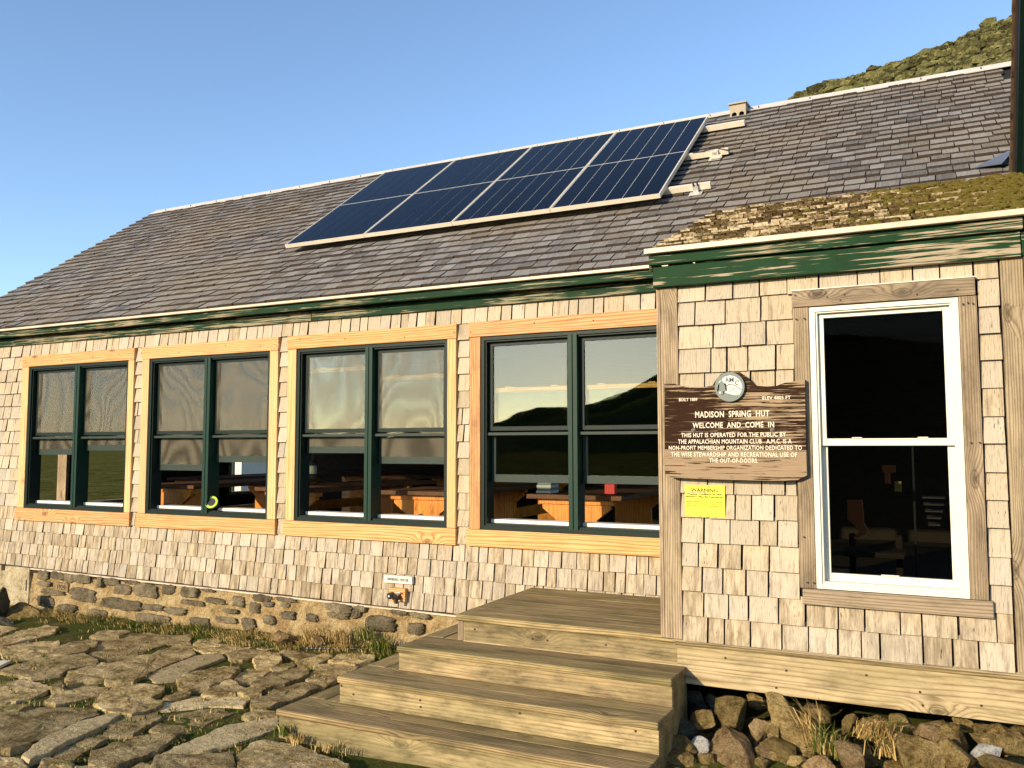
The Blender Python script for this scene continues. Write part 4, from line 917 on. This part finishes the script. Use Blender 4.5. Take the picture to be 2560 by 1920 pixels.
# ------------------------------------------------------------------ grass
def blades(mb, x, y, z, n, h, spread, dry, rng, lean=(0, 0), lw=.004):
    for _ in range(n):
        bx, by = x+rng.gauss(0, spread), y+rng.gauss(0, spread*.6); hh = h*rng.uniform(.5, 1.15); a = rng.uniform(0, 6.28); ww = lw*rng.uniform(.5, 1)
        lx, ly = lean[0]*hh+rng.gauss(0, .38)*hh, lean[1]*hh+rng.gauss(0, .3)*hh
        c, s = math.cos(a)*ww, math.sin(a)*ww
        sd = min(1, max(.02, rng.gauss(.82 if rng.random() < dry else .22, .14)))
        p0 = (bx, by, z); p1 = (bx+lx*.35, by+ly*.35, z+hh*.6); p2 = (bx+lx, by+ly, z+hh*.92*(1-.25*min(1, abs(lx/hh))))
        mb.add([(p0[0]-c, p0[1]-s, p0[2]), (p0[0]+c, p0[1]+s, p0[2]), (p1[0]+c*.8, p1[1]+s*.8, p1[2]), (p1[0]-c*.8, p1[1]-s*.8, p1[2]), p2], [(0, 1, 2, 3), (3, 2, 4)], 0, sd)
rng = random.Random(41); m = MB()
for k in range(430):
    x = rng.uniform(-6.3, -1.05); d_ = abs(rng.gauss(0, .11)); y = -.05-d_
    dry = .75 if fbm(x, 0, 1.6, 2) > -.05 else .3
    blades(m, x, y, bedz(x, y)-.004, 24, rng.uniform(.03, .085), .03, dry, rng, (rng.gauss(0, .5), -.45), .003)
tag(m.build('grass_strip', M['grass']), 'short dry and green grass growing along the stone foundation', 'grass', kind='stuff')
m = MB()
for k in range(420):
    u, v_ = rng.uniform(0, 860), rng.uniform(1570, 1910); c = onZ(u, v_, .02)
    if c[0] > -1.3 and c[1] > -1.85: continue
    blades(m, c[0], c[1], bedz(c[0], c[1]), 9, rng.uniform(.02, .045), .02, .25, rng)
tag(m.build('joint_grass', M['grass']), 'tiny green grass and moss in the joints between paving stones', 'grass', kind='stuff')
def tuft(label, spots, seed):
    rg = random.Random(seed); mb = MB()
    for (x, y, z, n, h, sp, dry, lean) in spots: blades(mb, x, y, z, n, h, sp, dry, rg, lean, .0035)
    return tag(mb.build('grass_tuft', M['grass']), label, 'grass')
def gy(u, v_, y): c = onY(u, v_, y); return c[0], y, c[2]
tuft('straw coloured dry grass tuft hanging below the foundation left of the trekking pole grip', [(*gy(790, 1605, -.14), 130, .15, .05, .95, (-.2, -.5)), (*gy(850, 1605, -.13), 130, .15, .05, .95, (.3, -.5))], 1)
tuft('bright green grass tuft beside the landing by the foundation', [(*gy(955, 1630, -.16), 160, .15, .06, .03, (0, -.3)), (*gy(915, 1600, -.12), 100, .14, .05, .1, (-.2, -.3))], 2)
tuft('grass tuft at the left corner of the lowest step', [(*gy(712, 1840, -1.86), 60, .08, .02, .1, (0, 0)), (*gy(740, 1855, -1.87), 90, .06, .03, .9, (.1, -.5))], 3)
tuft('low dry grass along the foot of the lowest step', [(*gy(830, 1878, -1.88), 90, .05, .05, .7, (.1, -.4))], 7)
tuft('mixed green and straw grass tuft beside the leaning boulder', [(*gy(2060, 1888, -1.27), 120, .17, .025, .35, (-.1, 0)), (*gy(2035, 1860, -1.22), 40, .24, .02, .95, (-.5, 0)), (*gy(2090, 1895, -1.28), 70, .10, .03, .2, (.1, -.1))], 4)
tuft('straw coloured dry grass hanging over the rubble beside the split boulder', [(*gy(2165, 1845, -1.26), 90, .13, .03, 1., (.6, -.8)), (*gy(2200, 1850, -1.28), 110, .15, .03, .95, (.2, -1.)), (*gy(2215, 1890, -1.3), 70, .13, .03, .9, (-.2, -.5)), (*gy(2240, 1840, -1.24), 40, .1, .02, .3, (.1, -.3))], 5)
tuft('tiny dry grass patch at the left edge between paving stones', [(*onZ(30, 1652, .06)[:2], .05, 60, .06, .05, .8, (0, -.3))], 6)

# ------------------------------------------------------------------ solar panels
def panel(x0, x1, label):
    th = .036; s0, s1 = (.655-EY)/CP, (2.315-EY)/CP
    n0 = .12
    c = roofp((x0+x1)/2, (s0+s1)/2, .05)
    # pixel measures were taken on the glass plane .12 m above the roof
    def P(x, s, n): return (x, EY+s*CP-n*SP, EZ+s*SP+n*CP)
    o = thing('solar_panel', c, label, 'solar panel', 'solar panels on the roof')
    fo = .16*0
    s0 += n0*TP; s1 += n0*TP
    def slopebox(mb, xa, xb, sa, sb, na_, nb): mb.add([P(xa, sa, na_), P(xb, sa, na_), P(xb, sb, na_), P(xa, sb, na_), P(xa, sa, nb), P(xb, sa, nb), P(xb, sb, nb), P(xa, sb, nb)], RFc)
    m = MB(); fw = .0075
    slopebox(m, x0, x0+fw, s0, s1, n0-th, n0); slopebox(m, x1-fw, x1, s0, s1, n0-th, n0); slopebox(m, x0+fw, x1-fw, s0, s0+fw, n0-th, n0-.0005); slopebox(m, x0+fw, x1-fw, s1-fw, s1, n0-th, n0-.0005)
    m.build('frame', M['alupaint'], o)
    m = MB(); slopebox(m, x0+fw, x1-fw, s0+fw, s1-fw, n0-.012, n0-.006); m.build('backsheet', M['backsheet'], o)
    sm_ = (s0+s1)/2
    for half, (a, b) in enumerate(((s0+fw+.008, sm_-.010), (sm_+.010, s1-fw-.008))):
        w_ = (x1-x0-2*fw-.012)/6
        for k in range(6):
            m = MB(); xa = x0+fw+.006+k*w_; slopebox(m, xa+.0032, xa+w_-.0032, a, b, n0-.0058, n0-.0035); m.build('cell_strip', M['cell'], o)
    return o
pw = (.235+3.465)/4
for k, lb in enumerate(['leftmost solar panel of the row of four on the roof', 'second solar panel from the left on the roof', 'third solar panel from the left on the roof', 'rightmost solar panel of the row, next to the bare rail ends']):
    panel(-3.465+k*pw+.002, -3.465+(k+1)*pw-.002, lb)
for k, (sy, lb, xe) in enumerate([(2.10, 'top aluminium mounting rail under the solar panels', .60), (1.46, 'middle aluminium mounting rail with a dangling clamp', .58), (.80, 'lowest aluminium mounting rail with two dark bolts at its end', .575)]):
    s = (sy-EY)/CP+.03; o = thing('mounting_rail', roofp(.3, s, .02), lb, 'rail', 'solar mounting rails')
    s += .10
    m = MB()
    def sb(mb, xa, xb, sa, sb_, na_, nb): mb.add([roofp(xa, sa, na_), roofp(xb, sa, na_), roofp(xb, sb_, na_), roofp(xa, sb_, na_), roofp(xa, sa, nb), roofp(xb, sa, nb), roofp(xb, sb_, nb), roofp(xa, sb_, nb)], RFc)
    sb(m, -3.52, xe, s-.02, s+.02, .036, .082); m.build('bar', M['alupaint'], o)
    for xf in ((-3.2, -1.6, xe-.11) if k else (-3.2, -1.6)):
        m = MB(); sb(m, xf-.02, xf+.02, s-.05, s-.022, .02, .075); sb(m, xf-.05, xf+.05, s-.10, s+.02, .024, .028); m.build('foot', M['alu'], o)
    if k == 2:
        for xf in (xe-.125, xe-.095):
            m = MB(); m.tube([roofp(xf, s-.03, .03), roofp(xf, s-.03, .10)], .007, 8); m.build('bolt', M['nail'], o)
    if k == 1:
        m = MB(); sb(m, xe-.15, xe-.05, s-.06, s-.03, .03, .05); sb(m, xe-.11, xe-.08, s-.05, s-.02, .05, .09); m.build('clamp', M['alupaint'], o)
        m = MB(); m.tube([roofp(xe-.30, s+.0, .085), roofp(xe-.2, s-.02, .09), roofp(xe-.1, s-.01, .10), roofp(xe+.01, s-.03, .07), roofp(xe+.02, s-.05, .05)], .004, 6); m.build('wire', M['black'], o)
# ridge vent box
o = thing('ridge_vent', roofp(.48, 3.30, .02), 'small beige vent box with two arched openings at the ridge', 'vent')
vx0, vx1 = .395, .545; cy_ = RY-.12; zb_ = RZ-.115; zt_ = RZ+.012
m = MB(); yf = cy_-.06
def arch(cx, r, n=8): return [(cx+r*math.cos(math.pi-k*math.pi/n), zb_+.025+r*math.sin(k*math.pi/n)) for k in range(n+1)]
A1 = [(cx_, z_) for cx_, z_ in arch(vx0+.04, .024)]; A2 = arch(vx1-.04, .024)
out = [(vx0, zb_), (A1[0][0], zb_)]+A1+[(A1[-1][0], zb_), (A2[0][0], zb_)]+A2+[(A2[-1][0], zb_), (vx1, zb_), (vx1, zt_), (vx0, zt_)]
n = len(out); m.add([(x, yf, z) for x, z in out]+[(x, yf+.015, z) for x, z in out], [tuple(range(n-1, -1, -1)), tuple(range(n, 2*n))]+[(k, (k+1) % n, n+(k+1) % n, n+k) for k in range(n)])
m.box(vx0, vx0+.012, yf+.0155, yf+.16, zb_, zt_-.001); m.box(vx1-.012, vx1, yf+.0155, yf+.16, zb_, zt_-.001); m.build('box', M['beige'], o)
m = MB(); m.add([(vx0-.012, yf-.02, zt_-.002), (vx1+.012, yf-.02, zt_-.002), (vx1+.012, yf+.18, zt_+.016), (vx0-.012, yf+.18, zt_+.016), (vx0-.012, yf-.02, zt_+.012), (vx1+.012, yf-.02, zt_+.012), (vx1+.012, yf+.18, zt_+.03), (vx0-.012, yf+.18, zt_+.03)], RFc); m.build('lid', M['beige'], o)

# ------------------------------------------------------------------ signs
def text_mesh(body, width, height, depth, offset=0., cx=0., cz=0., sp=1.):
    cu = bpy.data.curves.new('t', 'FONT'); cu.body = body; cu.align_x = 'CENTER'; cu.size = 1; cu.extrude = .01; cu.offset = offset; cu.resolution_u = 2; cu.space_character = sp
    ob = bpy.data.objects.new('t', cu); me = bpy.data.meshes.new_from_object(ob)
    v = np.array([x.co[:] for x in me.vertices]); lo, hi = v.min(0), v.max(0); c = (lo+hi)/2
    ref = .72 if body.upper() == body else .95
    sx = width/(hi[0]-lo[0]); sz = height/ref
    for x, q in zip(me.vertices, v):
        x.co = ((q[0]-c[0])*sx+cx, -(q[2]-lo[2])/(hi[2]-lo[2])*depth, (q[1]-.36*(1 if ref == .72 else 1))*sz+cz)
    bpy.data.objects.remove(ob); bpy.data.curves.remove(cu); return me
def lettering(body, x, y, z, w_, h_, mat, parent, depth=.002, offset=.0, name='lettering', sp=1.):
    me = text_mesh(body, w_, h_, depth, offset, sp=sp); o = meshobj(name, me, None, mat); o.location = (x, y, z); parent_to(o, parent); return o
SY = D-.068      # front of the sign boards
sg = thing('welcome_sign', (1.127, SY, 1.73), 'weathered brown wooden welcome sign with a round emblem on the porch wall', 'sign')
def s1(u, v_): c = onY(1640+u*.25316, 900+v_*.25316, SY); return c[0], c[2]
L1 = [(82, 322), (82, 228), (170, 232), (240, 255), (330, 272), (480, 268), (560, 250), (590, 200), (640, 140), (730, 108), (820, 118), (890, 165), (940, 225), (1000, 255), (1100, 262), (1190, 255), (1270, 225), (1390, 205), (1420, 190), (1470, 192), (1472, 312)]
sides = [L1, [(84, 326), (1472, 316), (1476, 600), (85, 602)], [(85, 607), (1476, 605), (1482, 886), (86, 882)], [(86, 888), (1482, 892), (1490, 1140), (1450, 1160), (1400, 1185), (1250, 1195), (1000, 1190), (700, 1182), (400, 1172), (150, 1160), (105, 1135), (88, 1120)]]
for k, L in enumerate(sides):
    P = [s1(*q) for q in L]; n = len(P); m = MB()
    a2 = sum(P[i][0]*P[(i+1) % n][1]-P[(i+1) % n][0]*P[i][1] for i in range(n))
    if a2 < 0: P = P[::-1]
    m.add([(x, SY, z) for x, z in P]+[(x, SY+.035, z) for x, z in P], [tuple(range(n)), tuple(range(2*n-1, n-1, -1))]+[(i, n+i, n+(i+1) % n, (i+1) % n) for i in range(n)])
    m.build('plank', M['sign'] if k < 3 else M['signbare'], sg)
m = MB(); m.box(.85, 1.42, SY+.0355, D+.004, 1.85, 1.89); m.box(.85, 1.42, SY+.0355, D+.004, 1.57, 1.61); m.build('batten', M['postx'], sg)
for body, u0, u1, v0, h in [('BUILT 1889', 228, 410, 390, 32), ('ELEV 4805 FT', 1052, 1330, 372, 32), ('MADISON  SPRING  HUT', 388, 1122, 532, 62), ('WELCOME  AND  COME  IN', 362, 1168, 640, 56), ('THIS HUT IS OPERATED FOR THE PUBLIC BY', 250, 1285, 738, 44), ('THE APPALACHIAN MOUNTAIN CLUB   A.M.C. IS A', 220, 1340, 803, 44), ('NON-PROFIT MEMBERSHIP ORGANIZATION DEDICATED TO', 128, 1442, 866, 42), ('THE WISE STEWARDSHIP AND RECREATIONAL USE OF', 150, 1395, 932, 44), ('THE OUT-OF-DOORS.', 528, 1010, 992, 42)]:
    a, b = s1(u0, v0), s1(u1, v0); c = ((a[0]+b[0])/2, (a[1]+b[1])/2)
    lettering(body, c[0], SY-.0005, c[1], b[0]-a[0], h*.25316/497*1.0, M['letter'], sg, .0025, .020, sp=1.08)
for (u, v_) in ((372, 696), (1150, 690)):
    x, z = s1(u, v_); m = MB(); m.tube([(x, SY-.001, z), (x, SY-.007, z)], [.0135, .011], 14); m.tube([(x, SY-.006, z), (x, SY-.013, z)], .006, 6); m.build('bolt', M['boltgrey'], sg)
# round emblem: grey rim, cream field, hill, pine tree
ex, ez = s1(735, 268); er = .075
def disc(r, n=40, cx=0, cz=0): return [(cx+r*math.cos(k*2*math.pi/n), cz+r*math.sin(k*2*math.pi/n)) for k in range(n)]
def plate(name, P, ya_, yb_, mat, par):
    n = len(P); a2 = sum(P[i][0]*P[(i+1) % n][1]-P[(i+1) % n][0]*P[i][1] for i in range(n))
    if a2 < 0: P = P[::-1]
    bm = bmesh.new(); vf = [bm.verts.new((x, ya_, z)) for x, z in P]; vb = [bm.verts.new((x, yb_, z)) for x, z in P]
    bm.faces.new(vf); bm.faces.new(vb[::-1])
    for i in range(n): bm.faces.new((vf[i], vb[i], vb[(i+1) % n], vf[(i+1) % n]))
    bmesh.ops.triangulate(bm, faces=[f for f in bm.faces if len(f.verts) > 4])
    me = bpy.data.meshes.new(name); bm.to_mesh(me); bm.free(); return meshobj(name, me, par, mat)
emb = plate('emblem_disc', disc(er, 44, ex, ez), SY-.022, SY+.002, M['discgrey'], sg)
e_ = lambda u, v_: (ex+(u-735)/148*er, ez+(268-v_)/148*er)
plate('emblem_field', [e_(*q) for q in [(655, 190), (690, 165), (740, 152), (790, 165), (830, 195), (855, 235), (862, 280), (855, 310), (830, 355), (780, 352), (720, 335), (680, 320), (640, 335), (618, 310), (612, 270), (625, 225)]], SY-.0238, SY-.0221, M['disccream'], emb)
tree = [(655, 180), (668, 212), (700, 235), (680, 236), (695, 262), (712, 285), (690, 284), (712, 310), (690, 312), (675, 308), (672, 345), (645, 345), (646, 308), (615, 318), (632, 290), (610, 285), (636, 262), (618, 255), (640, 234), (628, 228), (648, 208)]
plate('emblem_tree', [e_(*q) for q in tree], SY-.0255, SY-.0239, M['discgrey'], emb)
def stroke(name, pts, w_, mat, par, y_=None):
    m = MB(); yy = SY-.0245
    m.tube([(x, yy, z) for x, z in [e_(*q) for q in pts]], w_, 6); return m.build(name, mat, par)
stroke('emblem_hill_line', [(700, 262), (730, 245), (760, 240), (800, 262), (855, 302)], .0018, M['black'], emb)
stroke('emblem_cliff_line', [(768, 272), (775, 300), (785, 312), (825, 318), (785, 330), (822, 352)], .0016, M['black'], emb)
stroke('emblem_mark', [(735, 275), (745, 290)], .0016, M['black'], emb); stroke('emblem_mark', [(742, 308), (752, 320)], .0016, M['black'], emb)
for ch, u, v_, r_ in (('A', 712, 192, 8), ('M', 757, 195, -2), ('C', 810, 225, -25)):
    x, z = e_(u, v_); o = lettering(ch, x, SY-.0239, z, .019 if ch != 'M' else .022, .025, M['black'], emb, .001, .025); o.rotation_euler = (0, rad(-r_), 0)
# yellow warning sign
YS = D-.014
ws = thing('warning_sign', (.968, YS, 1.36), 'small yellow weather warning sign under the welcome sign', 'sign')
board('plate', .8635, 1.0725, YS, YS+.002, 1.2795, 1.443, M['yellow'], ws, .0005, 1)
def s2(u, v_): c = onY(1700+u*.06027, 1200+v_*.06027, YS); return c[0], c[2]
for body, u0, u1, v0, h, of in [('WARNING', 450, 1560, 418, 165, .022), ('Weather Conditions At High', 280, 1735, 588, 95, .035), ('Elevations May Be Dangerous', 225, 1790, 695, 95, .035), ('For information from the', 590, 1425, 808, 62, .015), ('Mount Washington Observatory about', 285, 1745, 900, 66, .03), ('weather conditions & high mountain forecasts', 255, 1785, 990, 62, .015), ('text "weather forecast" to 603-356-2137', 255, 1790, 1075, 66, .03)]:
    a, b = s2(u0, v0), s2(u1, v0); lettering(body, (a[0]+b[0])/2, YS-.0003, (a[1]+b[1])/2, b[0]-a[0], h*.06027/497, M['ink'], ws, .0008, of)
for u, v_ in ((785, 268), (1190, 268), (830, 1490), (1240, 1500)):
    x, z = s2(u, v_); m = MB(); m.tube([(x, YS-.0001, z), (x, YS-.003, z)], .0026, 8); m.build('screw', M['nail'], ws)
# drinking water sign and tap
dwy = -.052
dw = thing('drinking_water_sign', (-1.663, dwy, .63), 'small white drinking water sign above the tap', 'sign')
board('block', -1.792, -1.533, dwy, -.022, .601, .659, M['white'], dw, .002, 1)
lettering('- DRINKING  WATER -', -1.663, dwy-.0005, .631, .225, .022, M['black'], dw, .001, .015)
tp = thing('water_tap', (-1.66, -.06, .517), 'black garden tap on a pale wooden block below the drinking water sign', 'tap')
board('block', -1.735, -1.586, -.066, -.022, .468, .568, M['pine'], tp, .002, 1)
m = MB(); m.tube([(-1.70, -.066, .512), (-1.70, -.105, .512)], [.026, .026], 16); m.tube([(-1.70, -.104, .512), (-1.70, -.110, .512)], [.018, .018], 12); m.build('valve_wheel', M['black'], tp)
m = MB(); m.tube([(-1.70, -.113, .512), (-1.70, -.116, .512)], .008, 10); m.build('wheel_cap', M['ridge'], tp)
m = MB(); m.tube([(-1.70, -.085, .512), (-1.655, -.088, .512), (-1.635, -.09, .505)], [.012, .013, .016], 10); m.tube([(-1.635, -.07, .508), (-1.632, -.1, .50), (-1.632, -.115, .482), (-1.632, -.118, .462)], [.016, .018, .016, .013], 10); m.build('spout', M['black'], tp)
m = MB(); m.tube([(-1.635, -.09, .512), (-1.635, -.09, .535)], .008, 8); m.tube([(-1.655, -.09, .538), (-1.612, -.09, .538)], .005, 8); m.build('lever', M['steel'], tp)
# number stone in the foundation
nb = board('date_stone', -5.66, -5.47, -.030, .02, .25, .335, M['mortar'], fnd, .006, 2)
lettering('1929', -5.565, -.0305, .293, .12, .045, M['butt'], fnd, .002, 0., 'date_lettering')
# ------------------------------------------------------------------ trekking pole on the paving
o = thing('trekking_pole', (-2.17, -.15, .08), 'black trekking pole lying on the paving below the grass', 'trekking pole')
a, b = onZ(758, 1620, .085), onZ(925, 1624, .085); a[2] = .085; b[2] = .092; dd = b-a
m = MB(); m.tube([a, a+dd*.72], [.009, .011], 10); m.build('shaft', M['black'], o)
m = MB(); m.tube([a+dd*.70, a+dd*.76, a+dd*.88, a+dd], [.011, .015, .014, .018], 10); m.build('grip', M['black'], o)
m = MB()
for k in range(9): q = a+dd*(.06+.065*k); m.tube([q, q+dd*.008], .0094+.0003*k, 10)
m.build('marking', M['steel'], o)
m = MB(); q = a+dd*.78; m.tube([q, q+np.array([-.02, -.03, -.03]), q+np.array([.03, -.05, -.032]), q+np.array([.09, -.04, -.03]), q+np.array([.1, -.005, 0])], .005, 6); m.build('wrist_strap', M['black'], o)
# pale board at the left edge, blue cord by the rubble
P_ = [onZ(u, v_, .075) for u, v_ in ((-60, 1654), (28, 1650), (0, 1664), (-60, 1678))]; m = MB(); slab(m, P_, (0, 0, 1), .02); tag(m.build('board_offcut', M['white']), 'white board end poking in at the left edge on the paving', 'board')
m = MB(); m.tube([gy(2192, 1812, -1.1), gy(2200, 1840, -1.12), gy(2194, 1860, -1.13), gy(2203, 1875, -1.13), gy(2199, 1888, -1.14)], .007, 8); m.tube([gy(2196, 1842, -1.12), gy(2206, 1862, -1.13), gy(2203, 1885, -1.14)], .006, 8); tag(m.build('blue_cord', M['blue']), 'bright blue cord hanging below the beam at the right', 'cord')

# ------------------------------------------------------------------ inside the dining room
def table(cx, y0, L, label, loc_z=.55):
    o = thing('trestle_table', (cx, y0+L/2, loc_z), label, 'table', 'trestle tables in the dining room')
    zt = 1.285
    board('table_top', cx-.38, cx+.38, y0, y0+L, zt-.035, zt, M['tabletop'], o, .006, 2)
    for yy in (y0+.06, y0+L-.5):
        m = MB(); P = [(-.165, .56), (.165, .56), (.165, 1.10), (.27, 1.18), (.27, 1.2105), (-.27, 1.2105), (-.27, 1.18), (-.165, 1.10)]; n = len(P)
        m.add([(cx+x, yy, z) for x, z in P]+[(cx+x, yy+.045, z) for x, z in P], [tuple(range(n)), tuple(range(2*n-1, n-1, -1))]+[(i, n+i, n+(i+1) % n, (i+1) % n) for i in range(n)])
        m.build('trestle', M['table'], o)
        board('cross_bar', cx-.30, cx+.30, yy-.012, yy+.057, 1.211, 1.249, M['table'], o, .003, 1)
        if yy < y0+.3:
            m = MB(); m.tube([(cx+.0, yy-.05, 1.085), (cx+.0, yy+.0, 1.085)], .016, 8); m.build('stretcher_peg', M['tabletop'], o)
    board('stretcher', cx-.02, cx+.02, y0+.09, y0+L-.42, .80, .92, M['table'], o, .003, 1)
    return o
for cx, y0, lb in [(-.36, .30, 'varnished trestle table seen behind the window next to the porch corner'), (-1.71, .30, 'varnished trestle table seen behind the third window from the left'), (-3.07, .30, 'varnished trestle table mostly hidden between the second and third windows'), (-4.58, .30, 'varnished trestle table seen behind the second window from the left'), (-5.75, 1.7, 'dark trestle table seen behind the leftmost window'),
                   (-2.4, 3.1, 'dark trestle table at the back of the room seen through the third window'), (-3.9, 3.1, 'dark trestle table at the back seen right of the lantern'), (-5.4, 3.1, 'dark trestle table in the far back left of the dining room')]:
    table(cx, y0, 1.9, lb)
o = thing('book_stack', (-.66, .50, 1.285), 'stack of pale books on the table behind the corner window', 'books')
for k in range(4):
    board('book', -.72+.006*(k % 2), -.60, .44+.004*k, .60, 1.2855+.021*k, 1.3055+.021*k, M['bookgrey'] if k % 2 else M['book'], o, .002, 1)
tag(board('red_card_box', -.20, -.12, .55, .60, 1.2855, 1.36, M['red'], None, .002, 1), 'small red box standing on the table behind the corner window', 'box')
o = thing('lantern', (-3.66, -.005, 1.075), 'round lantern with a lime green ring on the window sill', 'lantern')
c = np.array([-3.652, -.002, 1.158]); ax = np.array([.30, -.85, .40]); ax /= np.linalg.norm(ax)
m = MB(); m.tube([c, c-ax*.075], [.047, .05], 18); m.build('body', M['black'], o)
m = MB(); m.tube([c-ax*.004, c+ax*.012], [.056, .056], 22); m.build('ring', M['lime'], o)
m = MB(); m.tube([c+ax*.011, c+ax*.0145], [.036, .036], 18); m.build('face', M['black'], o)
m = MB(); m.box(-3.70, -3.58, .0, .06, 1.071, 1.088); m.build('foot', M['black'], o)
o = thing('bottle', (-3.62, 1.5, 1.285), 'dark bottle with a pale label behind the third window', 'bottle')
bx = onY(790, 1175, 2.2); o.location = (bx[0], 2.2, 1.285); LOC[o.name] = Vector(o.location)
m = MB(); m.tube([(bx[0], 2.15, 1.288), (bx[0], 2.15, 1.46), (bx[0], 2.15, 1.51), (bx[0], 2.15, 1.58)], [.04, .04, .016, .015], 14); m.build('glass', M['black'], o)
m = MB(); m.tube([(bx[0], 2.15, 1.34), (bx[0], 2.15, 1.43)], .0415, 14, cap=False); m.build('paper_label', M['book'], o)
# porch interior: back wall posts, hook board, chair, shelf
m = MB(); m.box(1.40, 1.50, -.85, -.75, .63, 2.6); m.build('inside_post', M['wallin'], hut)
o = thing('wooden_sign_post', (1.72, -.3, 1.3), 'orange wooden T shaped hook board inside the porch', 'hook board')
c = onY(2222, 1172, -.3); board('board', c[0]-.035, c[0]+.035, -.31, -.29, c[2]-.02, c[2]+.02, M['orange'], o, .002, 1); board('peg', c[0]-.022, c[0]+.006, -.31, -.29, c[2]-.085, c[2]-.021, M['orange'], o, .002, 1)
c = onY(2245, 1216, -.3); tag(board('ochre_card', c[0]-.018, c[0]+.018, -.31, -.295, c[2]-.028, c[2]+.028, M['ochre'], None, .001, 1), 'small ochre card pinned inside the porch', 'card')
c = onY(2140, 1290, -.35); o = thing('chair', (c[0], -.35, .63), 'reddish wooden chair back seen dimly through the porch window', 'chair')
m = MB(); P = [(-.045, .09), (.035, .09), (.04, .0), (.04, -.04), (.06, -.075), (.045, -.10), (-.01, -.13), (-.02, -.12), (.02, -.09), (-.01, -.05), (-.045, -.02)]; n = len(P)
m.add([(c[0]+x, -.36, c[2]+z) for x, z in P]+[(c[0]+x, -.33, c[2]+z) for x, z in P], [tuple(range(n-1, -1, -1)), tuple(range(n, 2*n))]+[(i, (i+1) % n, n+(i+1) % n, n+i) for i in range(n)]); m.build('backrest', M['orange'], o)
board('leg', c[0]-.04, c[0]-.005, -.36, -.33, .63, c[2]-.10, M['wallin'], o, .003, 1); board('leg', c[0]+.2, c[0]+.235, -.36, -.33, .63, c[2]-.10, M['wallin'], o, .003, 1); board('seat', c[0]-.05, c[0]+.25, -.60, -.36, c[2]-.2, c[2]-.17, M['wallin'], o, .004, 1)  # legs and seat in near-black wood, porch shade put into their colour
o = thing('wire_rack', (2.05, -.25, .63), 'dark rack of thin steel shelves inside the porch', 'rack')
for k in range(5):
    c = onY(2335, 1245+k*17, -.3); board('shelf', c[0]-.06+.008*k, c[0]+.055-.006*k, -.31, -.10, c[2]-.002, c[2]+.001, M['boltgrey'], o, .0005, 1)
for xx in (1.93, 2.12): board('upright', xx, xx+.012, -.12, -.10, .63, 1.7, M['black'], o, .001, 1)
# ------------------------------------------------------------------ outbuilding behind the hut, glimpsed through two windows
ob = thing('outbuilding', (-12.4, 9.4, -.2), 'small pale shingled outbuilding glimpsed through the second window', 'outbuilding')
m = MB(); m.box(-13.6, -11.6, 8.6, 11, -.4, 2.1); m.add([(-13.6, 8.6, 2.1), (-11.6, 8.6, 2.1), (-12.6, 8.6, 3.0), (-13.6, 11, 2.1), (-11.6, 11, 2.1), (-12.6, 11, 3.0)], [(0, 1, 2), (5, 4, 3), (0, 2, 5, 3), (2, 1, 4, 5)]); m.build('wall', M['white'], ob)
m = MB()
for a, b in (((-13.8, 1.95), (-12.6, 3.06)), ((-12.6, 3.06), (-11.4, 1.95))): m.add([(a[0], 8.4, a[1]), (b[0], 8.4, b[1]), (b[0], 11.2, b[1]), (a[0], 11.2, a[1]), (a[0], 8.4, a[1]+.1), (b[0], 8.4, b[1]+.1), (b[0], 11.2, b[1]+.1), (a[0], 11.2, a[1]+.1)], RFc)
m.build('roof', M['white'], ob); board('door', -12.3, -11.8, 8.56, 8.595, -.3, 1.6, M['greenmul'], ob)
